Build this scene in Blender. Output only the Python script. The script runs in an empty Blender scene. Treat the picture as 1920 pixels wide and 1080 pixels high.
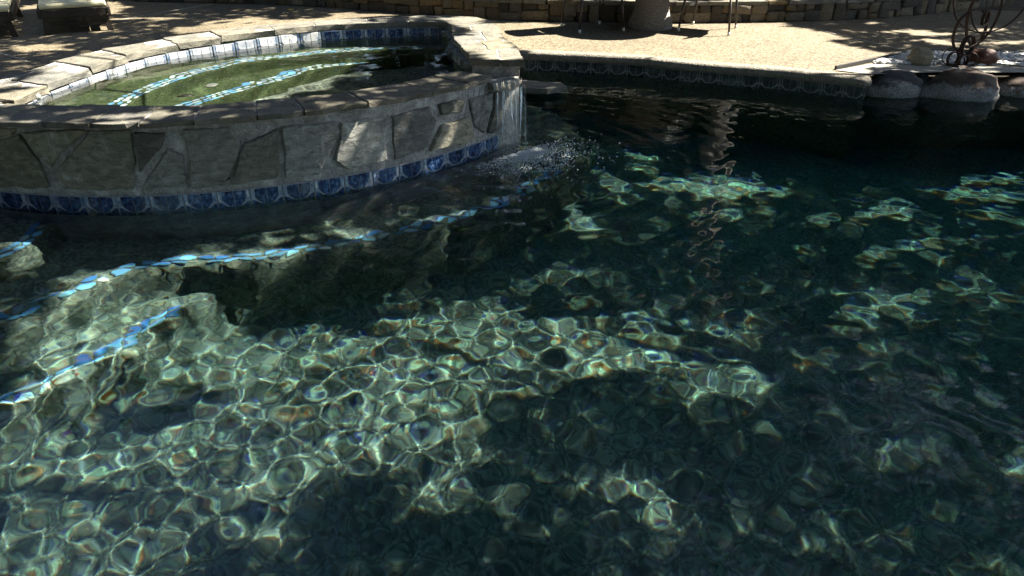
import bpy, math, random
import numpy as np
from mathutils import Vector, noise
from mathutils.geometry import tessellate_polygon
random.seed(7); rng = np.random.default_rng(11)
sc = bpy.context.scene
C = sc.collection
PI = math.pi
# ------------------------------------------------------------------ camera, sky, sun
F_PX, Y_HOR, H_CAM = 1340.0, -200.0, 1.5
TH = math.atan((540 - Y_HOR) / F_PX); CT, ST = math.cos(TH), math.sin(TH)
cam = bpy.data.cameras.new('camera'); cam_o = bpy.data.objects.new('camera', cam); C.objects.link(cam_o)
cam.sensor_width = 36; cam.lens = F_PX / 1920 * 36; cam.clip_start = .05; cam.clip_end = 1000
cam_o.location = (0, 0, H_CAM); cam_o.rotation_euler = (PI / 2 - TH, 0, 0); sc.camera = cam_o
SUN_EL = math.radians(50); S2 = Vector((.926, .377)); S2.normalize()
SUN = Vector((S2.x * math.cos(SUN_EL), S2.y * math.cos(SUN_EL), math.sin(SUN_EL)))
COT = 1 / math.tan(SUN_EL)
TAN_W = math.tan(math.asin(math.cos(SUN_EL) / 1.333))          # the sun's slant below the water
world = bpy.data.worlds.new('World'); sc.world = world; world.use_nodes = True
wn = world.node_tree; bg = wn.nodes['Background']
sky = wn.nodes.new('ShaderNodeTexSky'); sky.sky_type = 'NISHITA'; sky.sun_disc = False
sky.sun_elevation = SUN_EL; sky.sun_rotation = math.atan2(S2.x, S2.y)
wn.links.new(sky.outputs[0], bg.inputs[0]); bg.inputs[1].default_value = .055
sun = bpy.data.lights.new('sun', 'SUN'); sun.energy = 5.0; sun.angle = math.radians(.45); sun.color = (1, .93, .80)
sun_o = bpy.data.objects.new('sun', sun); C.objects.link(sun_o); sun_o.rotation_euler = SUN.to_track_quat('Z', 'Y').to_euler()
sun.cycles.is_caustics_light = True
sc.view_settings.view_transform = 'Standard'; sc.view_settings.look = 'None'; sc.view_settings.exposure = 2.35; sc.view_settings.gamma = 1
cy = sc.cycles
cy.max_bounces = 8; cy.diffuse_bounces = 2; cy.glossy_bounces = 3; cy.transmission_bounces = 5; cy.transparent_max_bounces = 12
cy.caustics_reflective = False; cy.caustics_refractive = True; cy.sample_clamp_indirect = 6
cy.use_denoising = True

# ------------------------------------------------------------------ pixel -> place
def pt(x, y, z=0):
    u, v = (x - 960) / F_PX, (y - 540) / F_PX
    d = (u, CT - v * ST, -(ST + v * CT)); t = (H_CAM - z) / -d[2]
    return (t * d[0], t * d[1])
def ptw(x, y, z, zs=0.0):                    # through the water surface at zs down to height z
    u, v = (x - 960) / F_PX, (y - 540) / F_PX
    d = Vector((u, CT - v * ST, -(ST + v * CT))).normalized(); t = (H_CAM - zs) / -d.z
    r = 1 / 1.333; ct = math.sqrt(1 - r * r * (1 - d.z * d.z)); k = (zs - z) / ct
    return (t * d.x + d.x * r * k, t * d.y + d.y * r * k)

# ------------------------------------------------------------------ helpers
def prop(o, label=None, cat=None, group=None, kind=None):
    if label: o['label'] = label
    if cat: o['category'] = cat
    if group: o['group'] = group
    if kind: o['kind'] = kind
    return o
def empty(name, loc=(0, 0, 0), rz=0):
    o = bpy.data.objects.new(name, None); C.objects.link(o); o.location = loc; o.rotation_euler = (0, 0, rz)
    o.empty_display_size = .1; return o
def link(name, me, parent=None, mats=()):
    for m in mats: me.materials.append(m)
    o = bpy.data.objects.new(name, me); C.objects.link(o)
    if parent is not None: o.parent = parent
    return o
class MB:
    def __init__(s): s.v = []; s.f = []; s.mi = []; s.sm = []
    def add(s, vs, fs, mi=0, smooth=False):
        b = len(s.v); s.v += [tuple(p) for p in vs]
        for f in fs: s.f.append(tuple(b + i for i in f)); s.mi.append(mi); s.sm.append(smooth)
    def box(s, c, sz, rz=0, mi=0):
        cx, cy_, cz = c; hx, hy, hz = sz[0] / 2, sz[1] / 2, sz[2] / 2; co, si = math.cos(rz), math.sin(rz)
        vs = [(cx + x * co - y * si, cy_ + x * si + y * co, cz + z) for z in (-hz, hz) for x, y in ((-hx, -hy), (hx, -hy), (hx, hy), (-hx, hy))]
        s.add(vs, [(3, 2, 1, 0), (4, 5, 6, 7), (0, 1, 5, 4), (1, 2, 6, 5), (2, 3, 7, 6), (3, 0, 4, 7)], mi)
    def tube(s, pts, rad, n=8, mi=0, cap=True):
        pts = [Vector(p) for p in pts]; rad = rad if hasattr(rad, '__len__') else [rad] * len(pts)
        up = None; rings = []
        for i, p in enumerate(pts):
            t = (pts[min(i + 1, len(pts) - 1)] - pts[max(i - 1, 0)]).normalized()
            if up is None: up = t.orthogonal().normalized()
            up = (up - t * up.dot(t)).normalized(); w = t.cross(up)
            rings.append([p + (up * math.cos(2 * PI * k / n) + w * math.sin(2 * PI * k / n)) * rad[i] for k in range(n)])
        vs = [q for r in rings for q in r]
        fs = [(i * n + k, i * n + (k + 1) % n, (i + 1) * n + (k + 1) % n, (i + 1) * n + k) for i in range(len(pts) - 1) for k in range(n)]
        if cap: fs += [tuple(range(n - 1, -1, -1)), tuple((len(pts) - 1) * n + k for k in range(n))]
        s.add(vs, fs, mi, True)
    def mesh(s, name):
        me = bpy.data.meshes.new(name); me.from_pydata(s.v, [], s.f)
        me.polygons.foreach_set('material_index', s.mi); me.polygons.foreach_set('use_smooth', s.sm); me.update(); return me
    def build(s, name, mat, parent=None):
        return link(name, s.mesh(name), parent, mat if isinstance(mat, (list, tuple)) else [mat])
def np_mesh(name, V, F, smooth=True):
    me = bpy.data.meshes.new(name); n = F.shape[1]
    me.vertices.add(len(V)); me.vertices.foreach_set('co', np.ascontiguousarray(V, dtype=np.float32).ravel())
    me.loops.add(F.size); me.loops.foreach_set('vertex_index', F.astype(np.int32).ravel())
    me.polygons.add(len(F)); me.polygons.foreach_set('loop_start', np.arange(len(F), dtype=np.int32) * n)
    me.polygons.foreach_set('loop_total', np.full(len(F), n, dtype=np.int32))
    me.polygons.foreach_set('use_smooth', np.full(len(F), smooth)); me.update(calc_edges=True); return me
def in_poly(P, poly):
    x, y = P[..., 0], P[..., 1]; r = np.zeros(x.shape, bool); n = len(poly)
    for i in range(n):
        x1, y1 = poly[i]; x2, y2 = poly[(i + 1) % n]
        if y1 == y2: continue
        r ^= ((y1 > y) != (y2 > y)) & (x < (x2 - x1) * (y - y1) / (y2 - y1) + x1)
    return r
def d_line(P, pts):
    d = np.full(P.shape[:-1], 1e9)
    for a, b in zip(pts[:-1], pts[1:]):
        a = np.array(a); b = np.array(b); ab = b - a
        t = np.clip(((P - a) @ ab) / max(ab @ ab, 1e-9), 0, 1)
        d = np.minimum(d, np.linalg.norm(P - a - t[..., None] * ab, axis=-1))
    return d
def resample(pts, n=None, step=None):
    P = [Vector(p) for p in pts]; L = [0]
    for a, b in zip(P[:-1], P[1:]): L.append(L[-1] + (b - a).length)
    if n is None: n = max(2, int(round(L[-1] / step)) + 1)
    out = []; j = 0
    for i in range(n):
        s = L[-1] * i / (n - 1)
        while j < len(P) - 2 and L[j + 1] < s: j += 1
        t = (s - L[j]) / max(1e-9, L[j + 1] - L[j]); out.append(P[j].lerp(P[j + 1], min(1, t)))
    return out
def smooth_line(pts, it=2):
    P = [Vector(p) for p in pts]
    for _ in range(it):
        Q = [P[0]]
        for a, b in zip(P[:-1], P[1:]): Q += [a.lerp(b, .25), a.lerp(b, .75)]
        P = Q + [P[-1]]
    return P
def ribbon(mb, pts, z0, z1, closed=False, mi=0, smooth=True, flip=False):
    n = len(pts); vs = [(p[0], p[1], z0) for p in pts] + [(p[0], p[1], z1) for p in pts]
    fs = []
    for i in range(n if closed else n - 1):
        j = (i + 1) % n; q = (i, j, n + j, n + i); fs.append(q[::-1] if flip else q)
    mb.add(vs, fs, mi, smooth)
def sheet(name, loops, z, mat, kind=None):
    vv = [[Vector((p[0], p[1], z)) for p in l] for l in loops]; flat = [v for l in vv for v in l]
    tris = tessellate_polygon(vv); fs = []
    for t in tris:
        a, b, c = (flat[i] for i in t)
        fs.append(t if (b - a).cross(c - a).z > 0 else t[::-1])
    me = bpy.data.meshes.new(name); me.from_pydata([tuple(v) for v in flat], [], fs); me.update()
    o = link(name, me, None, [mat]);
    if kind: o['kind'] = kind
    return o

# ------------------------------------------------------------------ materials
def new_mat(n):
    m = bpy.data.materials.new(n); m.use_nodes = True; return m, m.node_tree, m.node_tree.nodes['Principled BSDF']
def N(nt, t, **k):
    n = nt.nodes.new(t)
    for a, v in k.items():
        if hasattr(n, a): setattr(n, a, v)
        else: n.inputs[a].default_value = v
    return n
def ramp(nt, stops):
    r = nt.nodes.new('ShaderNodeValToRGB'); e = r.color_ramp.elements
    while len(e) < len(stops): e.new(.5)
    for i, (p, c) in enumerate(stops): e[i].position = p; e[i].color = (*c, 1) if len(c) == 3 else c
    return r
def mixc(nt, fac, a, b, mode='MIX'):
    m = nt.nodes.new('ShaderNodeMix'); m.data_type = 'RGBA'; m.blend_type = mode
    for s, v in ((0, fac), (6, a), (7, b)):
        if isinstance(v, bpy.types.NodeSocket): nt.links.new(v, m.inputs[s])
        else: m.inputs[s].default_value = v if s == 0 else (*v, 1)
    return m.outputs[2]
def coords(nt, kind='Object', rnd=True):
    tc = nt.nodes.new('ShaderNodeTexCoord')
    if kind == 'World':
        g = nt.nodes.new('ShaderNodeNewGeometry'); return g.outputs['Position']
    if not rnd: return tc.outputs[kind]
    oi = nt.nodes.new('ShaderNodeObjectInfo'); a = nt.nodes.new('ShaderNodeVectorMath'); a.operation = 'ADD'
    mu = nt.nodes.new('ShaderNodeMath'); mu.operation = 'MULTIPLY'; mu.inputs[1].default_value = 37
    nt.links.new(oi.outputs['Random'], mu.inputs[0]); nt.links.new(tc.outputs[kind], a.inputs[0]); nt.links.new(mu.outputs[0], a.inputs[1])
    return a.outputs[0]
def noise_n(nt, vec, scale, detail=4, rough=.6, dist=0):
    n = N(nt, 'ShaderNodeTexNoise', Scale=scale, Detail=detail, Roughness=rough, Distortion=dist); nt.links.new(vec, n.inputs['Vector']); return n
def bump(nt, bs, h, strength=.4, dist=.01):
    b = N(nt, 'ShaderNodeBump', Strength=strength, Distance=dist); nt.links.new(h, b.inputs['Height']); nt.links.new(b.outputs[0], bs.inputs['Normal'])
def stone_mat(name, cols, scale=6, rough=.85, fine=60, bs_=.6, rand_cols=None, stain=None, layered=False, spread=.22, tone=False):
    m, nt, b = new_mat(name); v = coords(nt)
    if layered:
        mp = N(nt, 'ShaderNodeMapping'); mp.inputs['Scale'].default_value = (1, 1, 2.2); mp.inputs['Rotation'].default_value = (.4, .3, .6)
        nt.links.new(v, mp.inputs[0]); v = mp.outputs[0]
    n1 = noise_n(nt, v, scale, 5, .62, .6); n2 = noise_n(nt, v, fine, 3, .7)
    k = len(cols); r = ramp(nt, [(.5 - spread + 2 * spread * i / max(1, k - 1), c) for i, c in enumerate(cols)])
    nt.links.new(n1.outputs[0], r.inputs[0]); col = r.outputs[0]
    g = ramp(nt, [(.3, (.62, .62, .62)), (.7, (1.18, 1.18, 1.18))]); nt.links.new(n2.outputs[0], g.inputs[0])
    col = mixc(nt, 1, col, g.outputs[0], 'MULTIPLY')
    if rand_cols:
        oi = nt.nodes.new('ShaderNodeObjectInfo'); rr = ramp(nt, [(i / (len(rand_cols) - 1), c) for i, c in enumerate(rand_cols)])
        nt.links.new(oi.outputs['Random'], rr.inputs[0]); col = mixc(nt, 1, col, rr.outputs[0], 'MULTIPLY')
    if tone:
        oi = nt.nodes.new('ShaderNodeObjectInfo'); col = mixc(nt, 1, col, oi.outputs['Color'], 'MULTIPLY')
    if stain: col = stain(nt, col, n1, n2)
    nt.links.new(col, b.inputs['Base Color']); b.inputs['Roughness'].default_value = rough
    mx = nt.nodes.new('ShaderNodeMath'); mx.operation = 'MULTIPLY_ADD'; mx.inputs[1].default_value = .35
    nt.links.new(n2.outputs[0], mx.inputs[0]); nt.links.new(n1.outputs[0], mx.inputs[2]); bump(nt, b, mx.outputs[0], bs_, .02)
    return m
def plain_mat(name, col, rough=.6, metal=0, vary=.25, scale=20, bmp=.15):
    m, nt, b = new_mat(name); v = coords(nt); n = noise_n(nt, v, scale, 4)
    g = ramp(nt, [(.3, (1 - vary,) * 3), (.7, (1 + vary,) * 3)]); nt.links.new(n.outputs[0], g.inputs[0])
    nt.links.new(mixc(nt, 1, col, g.outputs[0], 'MULTIPLY'), b.inputs['Base Color'])
    b.inputs['Roughness'].default_value = rough; b.inputs['Metallic'].default_value = metal
    if bmp: bump(nt, b, n.outputs[0], bmp, .004)
    return m
def deck_mat():
    m, nt, b = new_mat('exposed_aggregate'); v = coords(nt, 'World')
    vo = N(nt, 'ShaderNodeTexVoronoi', Scale=75); nt.links.new(v, vo.inputs['Vector'])
    r = ramp(nt, [(0, (.05, .037, .021)), (.3, (.105, .083, .05)), (.62, (.157, .13, .084)), (1, (.25, .22, .155))])
    sep = nt.nodes.new('ShaderNodeSeparateColor'); nt.links.new(vo.outputs['Color'], sep.inputs[0]); nt.links.new(sep.outputs[0], r.inputs[0])
    n = noise_n(nt, v, 1.3, 5, .6); g = ramp(nt, [(.25, (.70, .68, .66)), (.5, (.98, .97, .95)), (.75, (1.18, 1.15, 1.1))]); nt.links.new(n.outputs[0], g.inputs[0])
    nt.links.new(mixc(nt, 1, r.outputs[0], g.outputs[0], 'MULTIPLY'), b.inputs['Base Color']); b.inputs['Roughness'].default_value = .8
    iv = nt.nodes.new('ShaderNodeMath'); iv.operation = 'SUBTRACT'; iv.inputs[0].default_value = 1; nt.links.new(vo.outputs['Distance'], iv.inputs[1])
    bump(nt, b, iv.outputs[0], .5, .004); return m
def pebble_plaster(name, dark, light, scale=110):
    m, nt, b = new_mat(name); v = coords(nt, 'World')
    vo = N(nt, 'ShaderNodeTexVoronoi', Scale=scale); nt.links.new(v, vo.inputs['Vector'])
    sep = nt.nodes.new('ShaderNodeSeparateColor'); nt.links.new(vo.outputs['Color'], sep.inputs[0])
    r = ramp(nt, [(0, dark), (.55, tuple(.6 * a + .4 * c for a, c in zip(dark, light))), (1, light)]); nt.links.new(sep.outputs[0], r.inputs[0])
    n = noise_n(nt, v, 2.2, 5, .65); g = ramp(nt, [(.3, (.68, .7, .68)), (.7, (1.2, 1.18, 1.15))]); nt.links.new(n.outputs[0], g.inputs[0])
    nt.links.new(mixc(nt, 1, r.outputs[0], g.outputs[0], 'MULTIPLY'), b.inputs['Base Color']); b.inputs['Roughness'].default_value = .9
    b.inputs['Specular IOR Level'].default_value = .1
    return m
def glaze_mat(name, cols, scale=28, lime_=.55):
    m, nt, b = new_mat(name); v = coords(nt); n = noise_n(nt, v, scale, 3, .6, .5)
    r = ramp(nt, [(.3 + .4 * i / (len(cols) - 1), c) for i, c in enumerate(cols)]); nt.links.new(n.outputs[0], r.inputs[0])
    oi = nt.nodes.new('ShaderNodeObjectInfo'); rr = ramp(nt, [(0, (.55, .58, .62)), (.5, (1, 1, 1)), (1, (1.5, 1.45, 1.35))]); nt.links.new(oi.outputs['Random'], rr.inputs[0])
    g = nt.nodes.new('ShaderNodeNewGeometry'); a = noise_n(nt, g.outputs['Position'], 16, 6, .75, 1.0); lr = ramp(nt, [(.54, (0, 0, 0)), (.72, (lime_, lime_, lime_))]); nt.links.new(a.outputs[0], lr.inputs[0])
    nt.links.new(mixc(nt, lr.outputs[0], mixc(nt, 1, r.outputs[0], rr.outputs[0], 'MULTIPLY'), (.42, .44, .48)), b.inputs['Base Color']); b.inputs['Roughness'].default_value = .2; return m
def water_mat(name, disp=.015, white=.62, rip=.10):
    m, nt, b = new_mat(name); nt.nodes.remove(b); out = nt.nodes['Material Output']; L = nt.links.new
    fr = N(nt, 'ShaderNodeFresnel', IOR=1.333); gl = N(nt, 'ShaderNodeBsdfGlossy', Roughness=0.0)
    g = nt.nodes.new('ShaderNodeNewGeometry'); mp = N(nt, 'ShaderNodeMapping'); mp.inputs['Scale'].default_value = (.7, 1.5, 1); mp.inputs['Rotation'].default_value = (0, 0, .12); L(g.outputs['Position'], mp.inputs[0])
    nz = noise_n(nt, mp.outputs[0], 11, 3, .55, .4); bp = N(nt, 'ShaderNodeBump', Strength=rip, Distance=.012); L(nz.outputs[0], bp.inputs['Height']); L(bp.outputs[0], gl.inputs['Normal'])
    w = 1 - white; rs = []
    for col, ior in (((white, white, white), 1.333), ((w, w * .28, 0), 1.333 - disp), ((0, w * .72, w * .2), 1.333), ((0, 0, w * .8), 1.333 + disp)):
        r = N(nt, 'ShaderNodeBsdfRefraction', IOR=ior, Roughness=0.0); r.inputs['Color'].default_value = (*col, 1); rs.append(r)
    a = rs[0].outputs[0]
    for r in rs[1:]:
        ad = nt.nodes.new('ShaderNodeAddShader'); L(a, ad.inputs[0]); L(r.outputs[0], ad.inputs[1]); a = ad.outputs[0]
    mx = nt.nodes.new('ShaderNodeMixShader'); L(fr.outputs[0], mx.inputs[0]); L(a, mx.inputs[1]); L(gl.outputs[0], mx.inputs[2]); L(mx.outputs[0], out.inputs[0])
    return m
def absorb_mat(name, col, dens):
    m, nt, b = new_mat(name); nt.nodes.remove(b)
    va = N(nt, 'ShaderNodeVolumeAbsorption', Density=dens); va.inputs['Color'].default_value = (*col, 1)
    nt.links.new(va.outputs[0], nt.nodes['Material Output'].inputs['Volume']); return m
def film_mat(name, clear=.8):
    m, nt, b = new_mat(name); nt.nodes.remove(b); out = nt.nodes['Material Output']; L = nt.links.new
    lw = N(nt, 'ShaderNodeLayerWeight', Blend=.22); tr = N(nt, 'ShaderNodeBsdfTransparent'); tr.inputs[0].default_value = (.93, .95, .95, 1)
    gl = N(nt, 'ShaderNodeBsdfGlossy', Roughness=.05); df = N(nt, 'ShaderNodeBsdfDiffuse'); df.inputs[0].default_value = (.8, .85, .9, 1)
    m1 = nt.nodes.new('ShaderNodeMixShader'); m1.inputs[0].default_value = 1 - clear; L(tr.outputs[0], m1.inputs[1]); L(df.outputs[0], m1.inputs[2])
    m2 = nt.nodes.new('ShaderNodeMixShader'); L(lw.outputs['Fresnel'], m2.inputs[0]); L(m1.outputs[0], m2.inputs[1]); L(gl.outputs[0], m2.inputs[2]); L(m2.outputs[0], out.inputs[0]); return m
def leaf_mat(name, a, b_):
    m, nt, b = new_mat(name); v = coords(nt, 'World'); n = noise_n(nt, v, 1.7, 4, .7); r = ramp(nt, [(.3, a), (.7, b_)])
    nt.links.new(n.outputs[0], r.inputs[0]); nt.links.new(r.outputs[0], b.inputs['Base Color']); b.inputs['Roughness'].default_value = .55
    return m
M = {}
M['deck'] = deck_mat()
M['soil'] = stone_mat('garden_soil', [(.03, .022, .014), (.07, .05, .03), (.11, .08, .05)], 5, .95)
M['plaster'] = pebble_plaster('pool_pebble_plaster', (.07, .094, .08), (.29, .34, .275), 60)
M['spa_plaster'] = pebble_plaster('spa_pebble_plaster', (.035, .06, .028), (.12, .16, .08), 90)
M['flag'] = stone_mat('flagstone', [(.09, .09, .084), (.165, .16, .14), (.26, .248, .205)], 8, .8, 85, .9, rand_cols=[(.85, .87, .9), (1.05, 1.0, .88), (.95, .95, .95), (1.12, 1.04, .84)], layered=True)
def efflor(nt, col, n1, n2):                # pale mineral bloom left by seeping water
    g = nt.nodes.new('ShaderNodeNewGeometry'); mp = N(nt, 'ShaderNodeMapping'); mp.inputs['Scale'].default_value = (1, 1, .35); nt.links.new(g.outputs['Position'], mp.inputs[0])
    a = noise_n(nt, mp.outputs[0], 7, 6, .7, 1.2); r = ramp(nt, [(.58, (0, 0, 0)), (.72, (.7, .7, .7))]); nt.links.new(a.outputs[0], r.inputs[0])
    return mixc(nt, r.outputs[0], col, (.60, .60, .59))
M['face'] = stone_mat('wall_flagstone', [(.18, .18, .165), (.33, .33, .305), (.52, .515, .48)], 15, .85, 110, 1.0, layered=True, stain=efflor, spread=.2, tone=True)
M['mortar'] = stone_mat('mortar', [(.22, .216, .205), (.40, .395, .38), (.70, .695, .68)], 11, .9, 90, 1.0)
M['wallstone'] = stone_mat('ledge_stone', [(.07, .06, .045), (.15, .13, .10), (.27, .24, .19)], 10, .85, 80, 1.0, rand_cols=[(.45, .43, .42), (1.2, 1.1, .9), (1.0, .8, .5), (1.6, 1.55, 1.45), (.7, .72, .74), (.35, .35, .36)])
M['coping_edge'] = stone_mat('coping_edge', [(.13, .12, .095), (.24, .22, .18), (.36, .33, .27)], 30, .85, 140, .9)
M['grout'] = plain_mat('tile_grout', (.30, .32, .36), .6, 0, .3, 30)
M['blue'] = glaze_mat('blue_glaze', [(.003, .006, .022), (.006, .018, .075), (.03, .08, .2), (.16, .22, .32)], 45)
M['grout_shade'] = plain_mat('shaded_tile_grout', (.27, .275, .28), .6, 0, .45, 45)  # grout darkened to go with the shaded far edge tiles
M['paleblue'] = glaze_mat('pale_blue_glaze', [(.03, .09, .25), (.25, .33, .45), (.5, .54, .6)])
M['shade_glaze'] = glaze_mat('shaded_tile_glaze', [(.006, .012, .014), (.02, .032, .035), (.05, .06, .07)])  # shade on the far pool edge, put into the glaze colour
M['scaled'] = glaze_mat('limescaled_glaze', [(.25, .3, .42), (.6, .62, .66), (.78, .78, .78)])
M['mosaic'] = [glaze_mat('mosaic_sky', [(.10, .36, .66), (.25, .55, .80)]), glaze_mat('mosaic_blue', [(.03, .14, .42), (.08, .26, .58)]), glaze_mat('mosaic_pale', [(.36, .54, .62), (.58, .72, .76)])]
M['water'] = water_mat('pool_water'); M['spa_water'] = water_mat('spa_water_surface', .006, .8, .12)
M['film'] = film_mat('falling_water', .96); M['foam'] = film_mat('foam', .12)
M['tint'] = absorb_mat('pool_water_tint', (.05, .66, .70), .42)
M['rust'] = stone_mat('rusted_steel', [(.025, .014, .010), (.05, .027, .018), (.09, .05, .03)], 14, .75, 90, .4)
M['wood'] = stone_mat('weathered_teak', [(.014, .011, .008), (.03, .023, .016), (.055, .043, .03)], 10, .7, 60, .4)
M['cushion'] = plain_mat('cream_cushion', (.66, .62, .40), .9, 0, .12, 12)
M['wicker_dark'] = plain_mat('brown_wicker', (.075, .06, .045), .7, 0, .4, 60)
M['wicker_grey'] = plain_mat('grey_wicker', (.20, .18, .16), .7, 0, .4, 60)
M['metal'] = plain_mat('bronze_metal', (.06, .05, .045), .45, .6, .15)
M['cap'] = plain_mat('white_plastic', (.75, .73, .68), .5, 0, .08)
M['glass'] = plain_mat('table_slate', (.10, .10, .10), .3, 0, .1)
M['bark'] = stone_mat('bark', [(.07, .05, .035), (.14, .10, .07), (.22, .17, .12)], 9, .9, 40, 1)
M['palebark'] = stone_mat('pale_bark', [(.5, .42, .36), (.68, .6, .53), (.8, .73, .66)], 7, .85, 40, .7)
M['leaf_a'] = leaf_mat('leaf_green', (.02, .045, .012), (.06, .11, .03)); M['leaf_b'] = leaf_mat('leaf_dark', (.012, .028, .01), (.035, .065, .02))
M['leaf_y'] = leaf_mat('leaf_yellow', (.5, .36, .03), (.62, .5, .06)); M['leaf_r'] = leaf_mat('leaf_red', (.20, .03, .015), (.34, .08, .03)); M['leaf_g'] = leaf_mat('leaf_bright', (.10, .17, .03), (.2, .27, .06))
M['black'] = plain_mat('dark_fitting', (.02, .02, .02), .4); M['white_fit'] = plain_mat('white_fitting', (.26, .29, .26), .35, 0, .1)
def lime(nt, col, n1, n2):
    g = nt.nodes.new('ShaderNodeNewGeometry'); s = nt.nodes.new('ShaderNodeSeparateXYZ'); nt.links.new(g.outputs['Position'], s.inputs[0])
    a = nt.nodes.new('ShaderNodeMath'); a.operation = 'MULTIPLY_ADD'; a.inputs[1].default_value = .34; nt.links.new(n1.outputs[0], a.inputs[0]); nt.links.new(s.outputs['Z'], a.inputs[2])
    r = ramp(nt, [(.235, (1, 1, 1)), (.27, (0, 0, 0))]); nt.links.new(a.outputs[0], r.inputs[0])
    sp = ramp(nt, [(.40, (.07, .07, .067)), (.62, (.40, .39, .38))]); nt.links.new(n2.outputs[0], sp.inputs[0])
    return mixc(nt, r.outputs[0], col, sp.outputs[0])
M['rock_grey'] = stone_mat('grey_boulder', [(.018, .019, .021), (.045, .045, .047), (.09, .087, .083)], 5, .8, 130, .9, stain=lime)
M['rock_brown'] = stone_mat('brown_boulder', [(.035, .022, .015), (.085, .056, .038), (.17, .12, .085)], 5, .8, 130, .9, stain=lime)
M['cobble_tan'] = stone_mat('tan_cobble', [(.16, .13, .09), (.26, .22, .15), (.34, .29, .21)], 5, .7, 60, .4)
M['cobble_red'] = stone_mat('red_cobble', [(.06, .022, .014), (.12, .045, .028), (.18, .075, .045)], 5, .65, 60, .4)
M['white_peb'] = stone_mat('white_pebble', [(.5, .5, .5), (.68, .68, .68), (.8, .8, .78)], 9, .6, 60, .2)
M['steel_edge'] = plain_mat('dark_edging', (.05, .048, .045), .6)
M['ledge'] = stone_mat('concrete_ledge', [(.24, .22, .19), (.34, .32, .28), (.44, .41, .36)], 4, .85, 90, .5)

# ------------------------------------------------------------------ plan of the place (metres)
Z_DECK = .17; ZN = .49; ZF = .57; ZSW = .455
CEN = Vector((-2.165, 6.05)); R_SPA = 2.49
def arc(a_deg, r): a = math.radians(a_deg); return Vector((CEN.x + r * math.sin(a), CEN.y - r * math.cos(a)))
near_in = [(-2.75, 3.93), (-2.2, 3.868), (-1.58, 3.90), (-1.37, 4.006), (-1.006, 4.15), (-.763, 4.307), (-.43, 4.70), (-.267, 4.755)]
right_in = [(-.259, 4.74), (-.267, 4.87), (-.336, 5.19), (-.433, 5.62), (-.458, 5.99), (-.53, 6.25)]
right_out = [(.075, 4.70), (.019, 5.19), (-.072, 5.555), (-.105, 5.94), (-.177, 6.26), (-.31, 6.56)]
far_in = [(-2.75, 3.93), (-2.755, 4.31), (-2.69, 4.77), (-2.555, 5.215), (-2.32, 5.46), (-1.917, 5.843), (-1.427, 6.145), (-.842, 6.27), (-.53, 6.25)]
far_out = [(-3.35, 4.15), (-3.06, 4.45), (-3.02, 5.04), (-2.706, 5.466), (-2.333, 5.864), (-1.995, 6.124), (-1.472, 6.377), (-.923, 6.557), (-.525, 6.6)]
near_in_s = smooth_line(near_in); far_in_s = smooth_line(far_in)
spa_inner = [Vector(p) for p in near_in_s] + [Vector(p) for p in right_in[1:-1]] + [Vector(p) for p in far_in_s[::-1][:-1]]
pool_far = [(2.93, 5.97), (2.3, 6.34), (1.56, 6.62), (1.17, 6.86), (.62, 7.0), (.08, 7.12)]
hole = [(-3.6, .45), (6.2, .45), (6.2, 6.2), (3.02, 6.28)] + pool_far + [(.0, 6.9), (-.15, 6.5), (-.3, 6.45)] + \
       [(-.55, 6.5), (-.923, 6.46), (-1.472, 6.28), (-1.96, 6.04), (-2.26, 5.79), (-2.63, 5.41), (-2.93, 5.02), (-2.98, 4.5), (-3.25, 4.25), (-3.55, 4.15)]
pool_water_poly = [(-3.66, .39), (6.26, .39), (6.26, 6.26), (3.08, 6.34), (2.98, 6.03), (2.33, 6.4), (1.58, 6.68), (1.19, 6.92), (.63, 7.06), (.0, 7.18), (-.06, 6.4), (0, 5.4), (.02, 4.8)] + \
       [tuple(arc(a, R_SPA - .06)) for a in range(56, -41, -4)] + [(-3.66, 4.2)]

# ground and deck
BIG = [(-220, -220), (220, -220), (220, 220), (-220, 220)]
sheet('ground', [BIG, hole], .13, M['soil'], 'structure')
deck_outer = [(-14, -8), (12, -8), (12, 8.6), (8.5, 9.6), (5.8, 9.9), (5.0, 9.4), (4.1, 9.13), (2.6, 8.97), (1.25, 8.93), (-.05, 9.13), (-.66, 9.43), (-1.64, 9.8), (-2.3, 10.2), (-3.4, 10.55), (-4.7, 10.75), (-14, 12)]
deck = sheet('deck', [deck_outer, hole], Z_DECK, M['deck'], 'structure')
def strip(name, a, b, w, z0, h, mat, parent=None):
    a, b = Vector(a), Vector(b); m = (a + b) / 2; d = b - a; mb = MB(); mb.box((m.x, m.y, z0 + h / 2), (d.length, w, h), math.atan2(d.y, d.x)); return mb.build(name, mat, parent)
for a, b in (((150, 50), (395, 8)), ((-60, 80), (52, 116)), ((1500, 48), (1716, 100))):
    strip('control_joint', pt(*a, Z_DECK), pt(*b, Z_DECK), .02, Z_DECK - .004, .008, M['ledge'], deck)
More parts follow.
